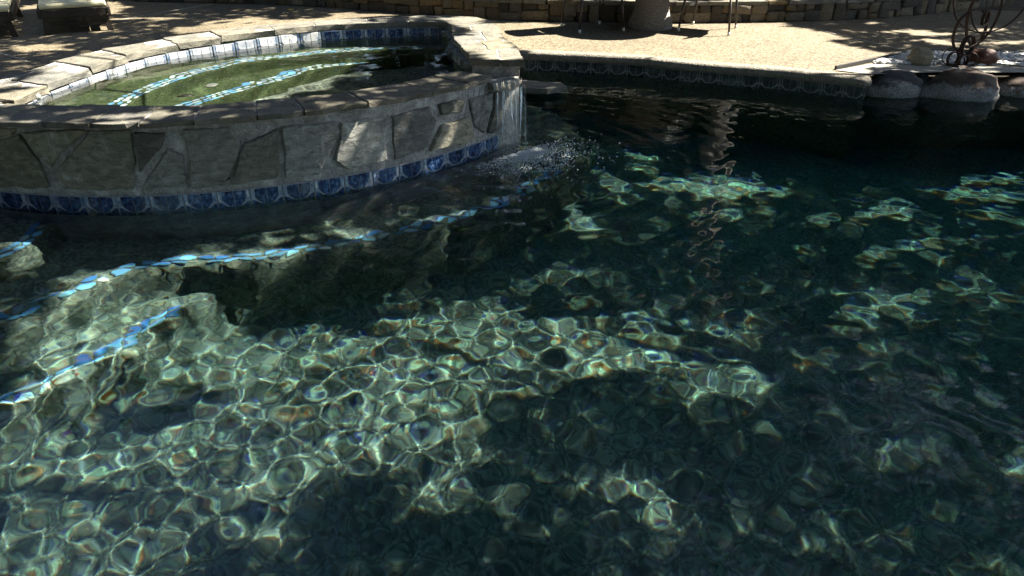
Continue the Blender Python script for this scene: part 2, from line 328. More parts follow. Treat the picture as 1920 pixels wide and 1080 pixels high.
# rounded concrete nosing round the pool
def nosing(name, line, parent=None):
    prof = [(.10, .172), (.0, .1735), (-.022, .166), (-.032, .15), (-.034, .125), (-.03, .105), (-.012, .097), (.05, .095)]
    P = resample(line, step=.06); vs = []; fs = []
    for i, p in enumerate(P):
        t = (P[min(i + 1, len(P) - 1)] - P[max(i - 1, 0)]).normalized(); nrm = Vector((t.y, -t.x))   # points away from the pool
        for o, z in prof:
            j = .004 * noise.noise(Vector((p.x * 9, p.y * 9, z * 30)))
            q = p + nrm * (o + j); vs.append((q.x, q.y, z + j * .5))
    n = len(prof)
    for i in range(len(P) - 1):
        for k in range(n - 1): fs.append((i * n + k, (i + 1) * n + k, (i + 1) * n + k + 1, i * n + k + 1))
    mb = MB(); mb.add(vs, fs, 0, True); o = mb.build(name, M['coping_edge'], parent); return o
edge_line = [(3.02, 6.28)] + pool_far
cop = nosing('pool_coping', edge_line); cop['kind'] = 'structure'
cop2 = nosing('pool_coping', [(-3.55, 4.15), (-3.6, .45), (6.2, .45), (6.2, 6.2), (3.02, 6.28)][:4]); cop2['kind'] = 'structure'
# pool walls
mb = MB(); ribbon(mb, [Vector(p) for p in [(-3.55, 4.15), (-3.6, .45), (6.2, .45), (6.2, 6.2), (3.02, 6.28)] + pool_far], -2.3, .12, False, 0, False)
pool_wall = mb.build('pool_wall', M['plaster']); pool_wall['kind'] = 'structure'

# ------------------------------------------------------------------ tiles
TW, TH_ = .168, .155
def tile_mesh(name, lobe, low, base):
    mb = MB(); t = .006
    mb.box((0, 0, 0), (TW, t, TH_), 0, 0)
    def ins(poly, mi, d):
        n = len(poly); c = [(x - .5) * TW for x, _ in poly]; z = [(y - .5) * TH_ for _, y in poly]
        vs = [(c[i], -t / 2 - .0005, z[i]) for i in range(n)] + [(c[i] * .985 + .015 * sum(c) / n, -t / 2 - d, z[i] * .985 + .015 * sum(z) / n) for i in range(n)]
        mb.add(vs, [tuple(range(n, 2 * n))] + [(i, (i + 1) % n, n + (i + 1) % n, n + i) for i in range(n)], mi)
    L = [(.13, .97), (.13, .68), (.20, .56), (.33, .43), (.488, .43), (.488, .97)]
    ins(L, 1, .003); ins([(1 - x, y) for x, y in L[::-1]], 1, .003)
    ins([(.36, .40), (.41, .31), (.59, .31), (.64, .40)], 2, .002)
    K = [(.02, .03), (.485, .03), (.485, .28), (.385, .28), (.30, .39), (.12, .54), (.02, .58)]
    ins(K, 1, .002); ins([(1 - x, y) for x, y in K[::-1]], 1, .002)
    ins([(.02, .97), (.02, .62), (.10, .62), (.10, .97)], 2, .002); ins([(.90, .97), (.90, .62), (.98, .62), (.98, .97)], 2, .002)
    me = mb.mesh(name)
    for m in (base, lobe, low): me.materials.append(m)
    return me
TILE = tile_mesh('blue_tile', M['blue'], M['paleblue'], M['grout'])
TILE_SHADE = tile_mesh('shaded_tile', M['shade_glaze'], M['shade_glaze'], M['grout_shade'])  # same tile as the blue one, coloured darker for its shaded wall
TILE_S = tile_mesh('scaled_tile', M['scaled'], M['paleblue'], M['grout'])
def place_tile(me, p, n, zc, parent, sc_=1, h=1):
    o = bpy.data.objects.new('waterline_tile', me); C.objects.link(o); o.parent = parent
    o.location = (p.x, p.y, zc); o.rotation_euler = (random.uniform(-.012, .012), 0, math.atan2(n.x, -n.y) + random.uniform(-.01, .01)); o.scale = (sc_, 1, h)
    o.cycles.is_caustics_receiver = True
    return o
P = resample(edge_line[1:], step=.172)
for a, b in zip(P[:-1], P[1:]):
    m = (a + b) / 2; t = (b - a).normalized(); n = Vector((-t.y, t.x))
    place_tile(TILE_SHADE, m + n * .004, n, .02, pool_wall)
P = resample([(6.2, 6.2), (3.02, 6.28)], step=.172)
for a, b in zip(P[:-1], P[1:]): place_tile(TILE, (a + b) / 2 + Vector((0, -.004)), Vector((0, -1)), .02, pool_wall)

# ------------------------------------------------------------------ the spa
spa = empty('raised_spa', (-1.5, 5.2, 0))
prop(spa, 'raised stone-faced spa with flagstone coping spilling into the pool', 'spa')
class Loc:                                  # children keep world coordinates
    pass
def under(o, root):
    o.parent = root; o.matrix_parent_inverse = root.matrix_basis.inverted(); return o
bpy.context.view_layer.update()
mb = MB()
outer_wall = [arc(a, R_SPA - .012) for a in np.linspace(-42, 57, 60)] + [Vector((.045, 4.76)), Vector((0.0, 5.19)), Vector((-.09, 5.555)), Vector((-.12, 5.94))]
ribbon(mb, outer_wall, -2.0, ZN - .035, False, 0, True)
ribbon(mb, [Vector((-.12, 5.94)), Vector((-.05, 6.4)), Vector((.06, 7.15))], -2.0, .12, False, 0, True)
ribbon(mb, [Vector((.045, 4.76)), Vector((0.0, 5.19)), Vector((-.09, 5.555)), Vector((-.12, 5.94)), Vector((-.19, 6.26)), Vector((-.32, 6.5)), Vector((-.525, 6.55))] + [Vector(p) + Vector((.05, -.05)) for p in far_out[::-1][1:]], -.1, ZF - .045, False, 0, True)
core = under(mb.build('mortar_wall', M['mortar'], None), spa); core.cycles.is_caustics_receiver = True
mb = MB(); ribbon(mb, [p for p in spa_inner], -.8, ZN - .04, True, 0, False, True)
ribbon(mb, [Vector(p) for p in right_in] + [Vector(p) for p in far_in_s[::-1][1:-18]], ZN - .06, ZF - .047, False, 0, True, False)
iw = under(mb.build('inner_wall', M['spa_plaster'], None), spa); iw.cycles.is_caustics_receiver = True
mb = MB(); mb.add([(-.262, 4.775, .3), (.05, 4.765, .3), (.05, 4.765, ZF - .04), (-.262, 4.775, ZF - .04)], [(0, 1, 2, 3)]); under(mb.build('return_wall', M['mortar'], None), spa)

def slab_mesh(poly, thick, seed, jit=.008, step=.05, dome=.0, mapf=None, bev=.004):
    """irregular stone: outline (2-D) -> broken edge, softened rim, uneven top; mapf(u, v, h) -> world"""
    rs = random.Random(seed); n = len(poly); P = []
    for i in range(n):
        a, b = Vector(poly[i]), Vector(poly[(i + 1) % n]); k = max(1, int((b - a).length / step))
        for j in range(k): P.append(a.lerp(b, j / k))
    m = len(P); c = sum(P, Vector((0, 0))) / m; off = Vector((rs.uniform(0, 99), rs.uniform(0, 99), rs.uniform(0, 99)))
    def jt(p, k): return Vector((noise.noise(Vector((p.x * 14, p.y * 14, k)) + off), noise.noise(Vector((p.x * 14, p.y * 14, k + 40)) + off))) * jit * 1.6
    rings = []
    def top(p): return thick + dome * (1 - min(1, ((p - c).length / .25) ** 2)) + (.005 * noise.noise(Vector((p.x * 6, p.y * 6, 5)) + off) + .003 * noise.noise(Vector((p.x * 19, p.y * 19, 8)) + off)) * (1 if thick > .01 else .5)
    R0 = [p + jt(p, 0) * 1.3 for p in P]; R1 = [p + jt(p, 1) for p in P]
    R2 = [p + (c - p).normalized() * bev + jt(p, 1) for p in P]
    rings = [[(p.x, p.y, 0) for p in R0], [(p.x, p.y, thick - bev * .8 + .003 * noise.noise(Vector((p.x * 25, p.y * 25, 9)) + off)) for p in R1], [(p.x, p.y, top(p)) for p in R2]]
    for f in (.75, .5, .25): rings.append([((c + (p - c) * f).x, (c + (p - c) * f).y, top(c + (p - c) * f)) for p in R2])
    V = [q for r in rings for q in r] + [(c.x, c.y, top(c))]
    Fc = []
    for r in range(len(rings) - 1):
        for i in range(m): j = (i + 1) % m; Fc.append((r * m + i, r * m + j, (r + 1) * m + j, (r + 1) * m + i))
    b = (len(rings) - 1) * m
    for i in range(m): Fc.append((b + i, b + (i + 1) % m, len(V) - 1))
    if mapf: V = [mapf(*v) for v in V]
    mb_ = MB(); mb_.add(V, Fc, 0, False); me = mb_.mesh('stone')
    for k_, p_ in enumerate(me.polygons): p_.use_smooth = False
    return me
def area2(poly): return sum(poly[i][0] * poly[(i + 1) % len(poly)][1] - poly[(i + 1) % len(poly)][0] * poly[i][1] for i in range(len(poly)))
def stone(name, poly, thick, seed, mat, parent, mapf, **k):
    poly = [tuple(p) for p in poly]
    if area2(poly) < 0: poly = poly[::-1]
    o = link(name, slab_mesh(poly, thick, seed, mapf=mapf, **k), None, [mat]); under(o, parent); o.cycles.is_caustics_receiver = True; return o
# coping of the near wall
near_in_long = [(-3.3, 3.98)] + near_in[1:-1] + [(-.33, 4.74)]
joints = [-31, -23, -16.5, -11, -4.5, 1.0, 6.5, 12.5, 19.5, 25, 33, 42.5, 49, 54.5]
Lin = resample(smooth_line([(-3.3, 3.98), (-2.75, 3.9)] + near_in[1:-1] + [(-.33, 4.73)]), n=len(joints))
inner_at = lambda a: min(resample(near_in_s, n=200) + resample([(-3.3, 3.99), (-2.75, 3.93)], n=20), key=lambda p: abs(math.degrees(math.atan2(p.x - CEN.x, CEN.y - p.y)) - a))
for i, (a, b) in enumerate(zip(joints[:-1], joints[1:])):
    g = .12; oa = [arc(t, R_SPA + .03 + .012 * math.sin(i * 2.1 + t)) for t in np.linspace(a + g, b - g, 5)]
    k1, k2 = random.uniform(-1, 1), random.uniform(-1, 1)
    ii = [inner_at(b - g), inner_at((a + b) / 2), inner_at(a + g)]
    z0 = ZN - .026 + .002 * math.sin(i * 1.7)
    stone('coping_stone', oa + ii, .026 + .004 * (i % 3 == 1), 100 + i, M['flag'], spa, lambda u, v, h, z0=z0: (u, v, z0 + h), jit=.006)
mb = MB()                                     # mortar bed under the coping
ia = [inner_at(t) for t in np.linspace(-31, 54, 40)]; oa = [arc(t, R_SPA) for t in np.linspace(-31, 54, 40)]
mb.add([(p.x, p.y, ZN - .006) for p in ia + oa], [(i, 40 + i, 41 + i, i + 1) for i in range(39)], 0, True); under(mb.build('mortar_bed', M['mortar'], None), spa)
# coping of the far and right side: two rows of irregular flags
Fi = resample(far_in_s, n=45); Fo = resample(smooth_line(far_out), n=45)
def zfar(t): return ZN + .012 + (ZF - ZN - .012) * min(1, t * 1.7)
cuts = [0, 4, 9, 13, 18, 22, 27, 31, 36, 40, 44]; sid = 300
mb = MB(); mb.add([(p.x, p.y, zfar(i / 44) - .004) for i, p in enumerate(Fi)] + [(p.x, p.y, zfar(i / 44) - .004) for i, p in enumerate(Fo)], [(i, i + 1, 46 + i, 45 + i) for i in range(44)], 0, True)
under(mb.build('mortar_bed', M['mortar'], None), spa)
for i, (a, b) in enumerate(zip(cuts[:-1], cuts[1:])):
    za = zfar((a + b) / 88); rows = [(-.03, 1.0)] if i % 3 == 2 else [(-.03, .5 + .12 * math.sin(i)), (.53 + .12 * math.sin(i), 1.02)]
    for lo, hi in rows:
        sk = .1 * random.uniform(-1, 1)
        p = [Fi[j].lerp(Fo[j], lo) for j in range(a, b + 1)] + [Fi[j].lerp(Fo[j], hi) for j in range(b, a - 1, -1)]
        cc = sum(p, Vector((0, 0))) / len(p); p = [cc + (q - cc) * .993 for q in p]
        stone('coping_stone', p, .042, sid, M['flag'], spa, lambda u, v, h, z0=za - .042: (u, v, z0 + h), jit=.010); sid += 1
Ri = [Vector(p) for p in right_in]; Ro = [Vector(p) for p in right_out]
Ri[-1] = Vector((-.53, 6.27)); Ri.append(Vector((-.53, 6.3))); Ro[-1] = Vector((-.31, 6.5)); Ro.append(Vector((-.53, 6.6)))
for i in range(len(Ri) - 1):
    rows = [(-.06, .55), (.57, 1.02)] if i % 2 == 0 else [(-.06, .4), (.42, 1.02)]
    if i == len(Ri) - 2: rows = [(-.05, 1.0)]
    for lo, hi in rows:
        p = [Ri[i].lerp(Ro[i], lo), Ri[i].lerp(Ro[i], hi), Ri[i + 1].lerp(Ro[i + 1], hi), Ri[i + 1].lerp(Ro[i + 1], lo)]
        cc = sum(p, Vector((0, 0))) / 4; p = [cc + (q - cc) * .993 for q in p]
        stone('coping_stone', p, .045, sid, M['flag'], spa, lambda u, v, h, z0=ZF - .045: (u, v, z0 + h), jit=.009); sid += 1
mb = MB(); nR = len(Ri); mb.add([(p.x, p.y, ZF - .004) for p in Ri + Ro], [(i, nR + i, nR + i + 1, i + 1) for i in range(nR - 1)], 0, True); under(mb.build('mortar_bed', M['mortar'], None), spa)
# rough inner edge stones on the right
for i in range(9):
    t = i / 8; p = resample(right_in[1:], n=9)[i]
    stone('edge_stone', [(p.x - .05, p.y - .05), (p.x + .1, p.y - .06), (p.x + .1, p.y + .09), (p.x - .04 - .03 * random.random(), p.y + .08)], .05 + .02 * random.random(), 500 + i, M['face'], spa, lambda u, v, h, z0=ZN - .04: (u, v, z0 + h), jit=.014)
# spill lip
stone('spill_stone', [(-.30, 4.78), (-.12, 4.56), (-.03, 4.60), (.05, 4.69), (.04, 4.77), (-.25, 4.80)], .045, 520, M['face'], spa, lambda u, v, h: (u, v, ZSW - .052 + h), jit=.006)
# facing stones, outlines read off the wall
def on_cyl(x, y, r=R_SPA):
    u, v = (x - 960) / F_PX, (y - 540) / F_PX; d = Vector((u, CT - v * ST, -(ST + v * CT)))
    o = Vector((0 - CEN.x, 0 - CEN.y)); a = d.x ** 2 + d.y ** 2; b = 2 * (o.x * d.x + o.y * d.y); c = o.length_squared - r * r
    t = (-b - math.sqrt(max(0, b * b - 4 * a * c))) / (2 * a); X, Y, Z = t * d.x, t * d.y, H_CAM + t * d.z
    return (math.atan2(X - CEN.x, CEN.y - Y) * r, Z)
def cylmap(u, v, h): a = u / R_SPA; r = R_SPA - .02 + h; return (CEN.x + r * math.sin(a), CEN.y - r * math.cos(a), v)
FACES = [[(-90, 236), (-5, 240), (30, 240), (24, 250), (-30, 266), (-70, 300)], [(-62, 318), (-20, 270), (36, 254), (72, 300), (92, 350), (-5, 350), (-60, 352)],
 [(45, 248), (148, 242), (165, 247), (112, 287), (96, 312), (80, 296)], [(170, 246), (244, 245), (253, 300), (250, 356), (122, 354), (100, 326)],
 [(251, 248), (308, 249), (303, 276), (262, 322)], [(312, 280), (343, 292), (354, 351), (266, 353)], [(347, 242), (430, 239), (452, 270), (424, 348), (359, 353)],
 [(459, 268), (519, 243), (526, 315), (520, 332), (412, 348), (432, 345)], [(527, 238), (628, 228), (638, 247), (600, 327), (536, 333)], [(641, 232), (718, 217), (726, 298), (650, 316), (630, 300)],
 [(735, 217), (803, 201), (819, 226), (798, 279), (741, 301)], [(822, 197), (850, 187), (872, 191), (867, 210), (828, 215)], [(826, 236), (880, 217), (890, 262), (806, 283)],
 [(880, 187), (922, 172), (922, 202), (908, 248), (892, 240)], [(929, 172), (950, 166), (955, 200), (950, 232), (922, 250), (915, 246)]]
for i, pg in enumerate(FACES):
    q = [on_cyl(x, y) for x, y in pg]; q = [(a, min(.452, max(.092, b))) for a, b in q]
    ca = sum(a for a, _ in q) / len(q); cb_ = sum(b for _, b in q) / len(q); tu, tv = random.uniform(-.035, .035), random.uniform(-.03, .03)
    tone = [(.95, .9, .68), (.62, .60, .46), (.80, .77, .60), (.72, .70, .58), (.38, .37, .33), (.85, .86, .84), (.78, .78, .74), (.55, .56, .50), (.95, .97, .98), (1.35, 1.35, 1.33), (.60, .61, .62), (.48, .48, .44), (1.15, 1.08, .92), (.80, .81, .82), (.45, .45, .43)][i]
    o = stone('facing_stone', q, .022 + .016 * ((i * 7) % 5) / 5, 600 + i, M['face'], spa, lambda u, v, h, ca=ca, cb_=cb_, tu=tu, tv=tv: cylmap(u, v, h + (tu * (u - ca) + tv * (v - cb_)) * (h > .001)), jit=.008, step=.03, dome=.005, bev=.006); o.color = (*tone, 1)
for i, (a, b) in enumerate(((-1.75, -1.35), (-1.3, -.98))):
    stone('facing_stone', [(a, .11), (b, .11), (b + .05, .44), (a + .06, .45)], .03, 650 + i, M['face'], spa, cylmap, jit=.01)
for k in range(int(2.47 * 2.55 / .172)):     # waterline tiles on the outer wall
    s = -1.75 + k * .172
    if s > 2.5: break
    a = s / R_SPA; n = Vector((math.sin(a), -math.cos(a))); place_tile(TILE, CEN + n * (R_SPA - .006), n, .012, None)
    under(C.objects[-1], spa)
ln = resample(far_in_s + [Vector((-.53, 6.25))], step=.172)
for k, (a, b) in enumerate(zip(ln[:-1], ln[1:])):
    t = (b - a).normalized(); n = Vector((t.y, -t.x)); zz = zfar(k / len(ln)) - .047
    o = place_tile(TILE_S if k < len(ln) * .68 else TILE, (a + b) / 2 + n * .005, n, zz - TH_ / 2, None); under(o, spa)
# spa floor with two underwater steps
gx = np.arange(-2.85, -.2, .02); gy = np.arange(3.8, 6.4, .02); X, Y = np.meshgrid(gx, gy); PP = np.stack([X, Y], -1)
ZB1, ZB2, ZB3 = ZSW - .32, ZSW - .62, ZSW - .95
e1 = smooth_line([ptw(x, y, ZB1, ZSW) for x, y in ((180, 225), (235, 195), (330, 150), (440, 120), (560, 104), (640, 97), (730, 92), (800, 91))])
e2 = smooth_line([ptw(x, y, ZB2, ZSW) for x, y in ((330, 215), (390, 190), (480, 163), (590, 130), (650, 119), (760, 108), (830, 106))])
def below(P, ln): return in_poly(P, [tuple(p) for p in ln] + [(ln[-1][0] + 3, ln[-1][1]), (ln[-1][0] + 3, 2), (ln[0][0], 2)])
Zs = np.full(X.shape, ZB1)
m1 = below(PP, e1); m2 = below(PP, e2); d1 = d_line(PP, e1); d2 = d_line(PP, e2)
Zs = np.where(m1, ZB1 - (ZB1 - ZB2) * np.clip(d1 / .06, 0, 1), Zs); Zs = np.where(m2, ZB2 - (ZB2 - ZB3) * np.clip(d2 / .06, 0, 1), Zs)
I = np.arange(X.size).reshape(X.shape); Fq = np.stack([I[:-1, :-1], I[:-1, 1:], I[1:, 1:], I[1:, :-1]], -1).reshape(-1, 4)
o = under(link('spa_floor', np_mesh('spa_floor', np.stack([X, Y, Zs], -1).reshape(-1, 3), Fq), None, [M['spa_plaster']]), spa); o.cycles.is_caustics_receiver = True; spa_floor = o
# mosaic pieces
def mos_mesh(seed):
    rs = random.Random(seed); n = 7; pts = [(math.cos(2 * PI * k / n + .2) * rs.uniform(.85, 1.1), math.sin(2 * PI * k / n + .2) * rs.uniform(.8, 1.1)) for k in range(n)]
    mb_ = MB(); mb_.add([(x, y, 0) for x, y in pts] + [(x * .86, y * .86, 1) for x, y in pts], [tuple(range(n, 2 * n))] + [(i, (i + 1) % n, n + (i + 1) % n, n + i) for i in range(n)], 0); return mb_
MOS = []
for k in range(9): me = mos_mesh(k).mesh('mosaic'); me.materials.append(M['mosaic'][[0, 1, 0, 2, 2, 0, 1, 0, 0][k]]); MOS.append(me)
SPA_MOS = [3, 4, 3, 4, 0, 2]
def mosaics(line, z, parent, sx=.030, sy=.015, rows=2, gap=.066, inset=.05, side=1, name='mosaic_tile'):
    P = resample(line, step=gap)
    for i in range(len(P) - 1):
        t = (P[i + 1] - P[i]).normalized(); n = Vector((-t.y, t.x)) * side
        for r in range(rows):
            if random.random() < .05: continue
            p = P[i].lerp(P[i + 1], .5 * (r % 2) + random.uniform(-.12, .12)) + n * (inset + r * sy * 2.3 + random.uniform(-.004, .004))
            o = bpy.data.objects.new(name, MOS[random.choice(SPA_MOS)] if parent is spa_floor else random.choice(MOS)); C.objects.link(o); o.location = (p.x, p.y, z)
            o.rotation_euler = (0, 0, math.atan2(t.y, t.x) + random.uniform(-.25, .25)); o.scale = (sx * random.uniform(.8, 1.15), sy * random.uniform(.8, 1.15), .004)
            under(o, parent); o.cycles.is_caustics_receiver = True
mosaics(e1, ZB1 + .001, spa_floor, .031, .018, 3, .056, .02); mosaics(e2, ZB2 + .001, spa_floor, .031, .018, 3, .056, .02)
for (x, y), mt, nm in (((345, 180), M['black'], 'drain_cover'), ((397, 160), M['white_fit'], 'light_fitting')):
    p = ptw(x, y, ZB2, ZSW); mb = MB(); mb.tube([(0, 0, 0), (0, 0, .012), (0, 0, .02)], [.042, .042, .03], 20)
    o = mb.build(nm, mt); o.location = (p[0], p[1], ZB2); under(o, spa); o.cycles.is_caustics_receiver = True
p = on = Vector(far_in[0]).lerp(Vector(far_in[1]), .6); mb = MB(); mb.tube([(0, 0, 0), (.008, 0, 0)], .02, 16); mb.tube([(.008, 0, 0), (.012, 0, 0)], [.011, .008], 12)
o = mb.build('return_jet', M['white_fit']); o.location = (p.x + .006, p.y, ZSW + .012); under(o, spa)
# spa water: nearly still
gx = np.arange(-2.9, -.1, .02); gy = np.arange(3.7, 6.45, .02); X, Y = np.meshgrid(gx, gy); Zw = np.zeros_like(X)
for i in range(40):
    lam = rng.uniform(.14, .6); a = rng.uniform(0, 2 * PI); k = 2 * PI / lam; Zw += lam * .0010 * np.sin(k * (X * math.cos(a) + Y * math.sin(a)) + rng.uniform(0, 6.28))
I = np.arange(X.size).reshape(X.shape); Fq = np.stack([I[:-1, :-1], I[:-1, 1:], I[1:, 1:], I[1:, :-1]], -1).reshape(-1, 4)
cc = (np.stack([X, Y], -1).reshape(-1, 2))[Fq].mean(1)
grow = [Vector(p) + (Vector(p) - Vector((-1.5, 5.0))).normalized() * .02 for p in spa_inner]
Fq = Fq[in_poly(cc, [tuple(p) for p in grow])]
o = link('spa_water', np_mesh('spa_water', np.stack([X, Y, Zw + ZSW], -1).reshape(-1, 3), Fq), None, [M['spa_water']]); o['kind'] = 'structure'; o.cycles.is_caustics_caster = True

# ------------------------------------------------------------------ pool floor: steps, bench, sloping bottom
ZT, ZBN, ZS3 = -.20, -.42, -.72
bench = smooth_line([(-3.7, 1.7), (-2.6, 2.4)] + [ptw(x, y, ZBN) for x, y in ((0, 612), (75, 585), (150, 550), (240, 512), (330, 500), (420, 497), (500, 490), (640, 465), (760, 440), (860, 415), (950, 385), (1010, 350), (1060, 315), (1085, 285))] + [(.55, 5.4), (.4, 6.0), (.0, 6.4)])
step3 = smooth_line([(-3.7, .9), (-2.6, 1.85)] + [ptw(x, y, ZS3) for x, y in ((0, 775), (75, 745), (140, 710), (240, 655), (310, 610), (385, 562), (430, 532))] + [(-1.36, 3.5)])
top = smooth_line([(-3.7, 2.4), (-2.75, 2.9)] + [ptw(x, y, ZT) for x, y in ((0, 490), (50, 468), (85, 440), (105, 412))] + [(-2.6, 3.9)])
gx = np.arange(-3.7, 6.3, .025); gy = np.arange(.35, 7.25, .025); X, Y = np.meshgrid(gx, gy); PP = np.stack([X, Y], -1)
depth = -1.05 - .75 * np.clip((X + .3 * (Y - 3) + .2) / 4.5, 0, 1)
def left_of(ln): return [tuple(p) for p in ln] + [(-3.9, ln[-1][1] + .4), (-3.9, ln[0][1])]
Zp = depth.copy()
for ln, z in ((step3, ZS3), (bench, ZBN), (top, ZT)):
    ins_ = in_poly(PP, left_of(ln)); d = d_line(PP, ln)
    zz = np.where(ins_, z - .012 * np.exp(-(d / .02) ** 2), z - (d / .07) * (z - depth)); Zp = np.maximum(Zp, zz)
Zp += .006 * np.sin(X * 5.3 + 1) * np.sin(Y * 4.1)
I = np.arange(X.size).reshape(X.shape); Fq = np.stack([I[:-1, :-1], I[:-1, 1:], I[1:, 1:], I[1:, :-1]], -1).reshape(-1, 4)
pool_floor = link('pool_floor', np_mesh('pool_floor', np.stack([X, Y, Zp], -1).reshape(-1, 3), Fq), None, [M['plaster']]); pool_floor['kind'] = 'structure'; pool_floor.cycles.is_caustics_receiver = True
pool_wall.cycles.is_caustics_receiver = True
for ln, z in ((bench, ZBN), (step3, ZS3), (top, ZT)):
    vis = [p for p in ln if p.x > -2.75 and p.y < 5.1 and not (ln is step3 and p.y > 3.15) and not (ln is top and p.y > 3.65)]
    mosaics(vis, z + .006, pool_floor, .043, .022, 2, .084, .035)

# ------------------------------------------------------------------ pool water
IMP = np.array([.03, 4.52])
gx = np.arange(-3.68, 6.28, .0102); gy = np.arange(.38, 7.2, .0102); X, Y = np.meshgrid(gx, gy); Zw = np.zeros_like(X)
dI = np.hypot(X - IMP[0], Y - IMP[1])
base_a = 1.0 - .38 * np.clip((Y - 2.6) / 2.2, 0, 1) - .2 * np.clip((X - .5) / 2.5, 0, 1); base_a *= np.where((X < -.6) & (Y > 2.7), np.clip(1 - (Y - 2.7) * 1.1, .25, 1), 1)
for i in range(110):
    lam = rng.uniform(.064, .195); a = rng.uniform(0, 2 * PI); k = 2 * PI / lam
    Zw += lam * .00090 * np.sin(k * (X * math.cos(a) + Y * math.sin(a)) + rng.uniform(0, 6.28)) * base_a
for i in range(14):
    lam = rng.uniform(.3, .9); a = rng.normal(-1.3, .6); k = 2 * PI / lam
    Zw += lam * .0011 * np.sin(k * (X * math.cos(a) + Y * math.sin(a)) + rng.uniform(0, 6.28)) * np.clip(base_a, .3, 1)
for i in range(12):
    lam = rng.uniform(.07, .2); k = 2 * PI / lam; c0 = IMP + rng.normal(0, .07, 2); dd = np.hypot(X - c0[0], Y - c0[1])
    Zw += lam * .008 * np.sin(k * dd + rng.uniform(0, 6.28)) * np.exp(-dd / (.25 + lam * 3.5)) * np.clip(dd / .1, 0, 1)
for i in range(30):                           # churned water under the fall
    lam = rng.uniform(.05, .12); a = rng.uniform(0, 2 * PI); k = 2 * PI / lam
    Zw += lam * .006 * np.sin(k * (X * math.cos(a) + Y * math.sin(a)) + rng.uniform(0, 6.28)) * np.exp(-(dI / .17) ** 2)
I = np.arange(X.size).reshape(X.shape); Fq = np.stack([I[:-1, :-1], I[:-1, 1:], I[1:, 1:], I[1:, :-1]], -1).reshape(-1, 4)
cc = (np.stack([X, Y], -1).reshape(-1, 2))[Fq].mean(1); Fq = Fq[in_poly(cc, pool_water_poly)]
water = link('pool_water', np_mesh('pool_water', np.stack([X, Y, Zw], -1).reshape(-1, 3), Fq), None, [M['water']]); water['kind'] = 'structure'; water.cycles.is_caustics_caster = True
# the tint of the water itself: a body that ends just over the ripples
tri = tessellate_polygon([[Vector((x, y, 0)) for x, y in pool_water_poly]]); n = len(pool_water_poly)
ccw = area2(pool_water_poly) > 0; vs = [(x, y, -2.25) for x, y in pool_water_poly] + [(x, y, .035) for x, y in pool_water_poly]; fs = []
for t in tri:
    a, b, c = (Vector(pool_water_poly[i]) for i in t); up = (b - a).x * (c - a).y - (b - a).y * (c - a).x > 0
    t = t if up else t[::-1]; fs += [tuple(n + i for i in t), tuple(t[::-1])]
for i in range(n):
    j = (i + 1) % n; q = (i, j, n + j, n + i); fs.append(q if ccw else q[::-1])
mb = MB(); mb.add(vs, fs, 0); o = mb.build('water_body', M['tint']); o['kind'] = 'structure'

# ------------------------------------------------------------------ waterfall and splash
mb = MB(); rs = random.Random(5)
def fall_line(s, w, out):                      # s: along the lip, returns a falling strand
    a0 = Vector((-.10, 4.555)).lerp(Vector((.055, 4.69)), s); dirn = Vector((.62, -.78)) if s < .8 else Vector((.95, -.3))
    pts = []; rad = []
    for k in range(9):
        t = k / 8; off = dirn * (.012 + out * math.sqrt(t) * .9); z = ZSW + .004 - (ZSW) * t ** 1.15
        wob = .012 * math.sin(t * 7 + s * 40) * t
        pts.append((a0.x + off.x + wob, a0.y + off.y, z)); rad.append(w * (1 - .45 * t) * rs.uniform(.8, 1.2))
    return pts, rad
for k in range(9):
    s = rs.random() ** .8; p, r = fall_line(s, rs.uniform(.0012, .0035), rs.uniform(.012, .035) + .05 * (s > .8)); mb.tube(p, r, 5)
for k in range(5):
    s = -.05 - k * .02; p, r = fall_line(0, .004, .02); a = math.radians(53 - k * 1.2)
    pts = [(CEN.x + (R_SPA + .012) * math.sin(a - t * .05), CEN.y - (R_SPA + .012) * math.cos(a - t * .05), .44 * (1 - t)) for t in np.linspace(0, 1, 7)]; mb.tube(pts, .003, 5)
nS, nT = 40, 14; vs = []
for j in range(nT):
    for i in range(nS):
        s = i / (nS - 1); t = j / (nT - 1); a0 = Vector((-.12, 4.545)).lerp(Vector((.06, 4.695)), s); dirn = Vector((.62, -.78)).lerp(Vector((.95, -.3)), max(0, (s - .6) / .4))
        off = dirn * (.01 + .03 * math.sqrt(t) + (.003 + .005 * t) * math.sin(s * 31 + t * 5 * math.sin(s * 9)) + .003 * math.sin(s * 83 + t * 8)); vs.append((a0.x + off.x, a0.y + off.y, ZSW + .003 - ZSW * t))
mb.add(vs, [(j * nS + i, j * nS + i + 1, (j + 1) * nS + i + 1, (j + 1) * nS + i) for j in range(nT - 1) for i in range(nS - 1)], 0, True)
o = mb.build('waterfall', M['film']); prop(o, 'thin sheet of water falling from the spa lip into the pool', 'waterfall')
mb = MB(); OCT = [(1, 0, 0), (-1, 0, 0), (0, 1, 0), (0, -1, 0), (0, 0, 1), (0, 0, -1)]; OF = [(0, 2, 4), (2, 1, 4), (1, 3, 4), (3, 0, 4), (2, 0, 5), (1, 2, 5), (3, 1, 5), (0, 3, 5)]
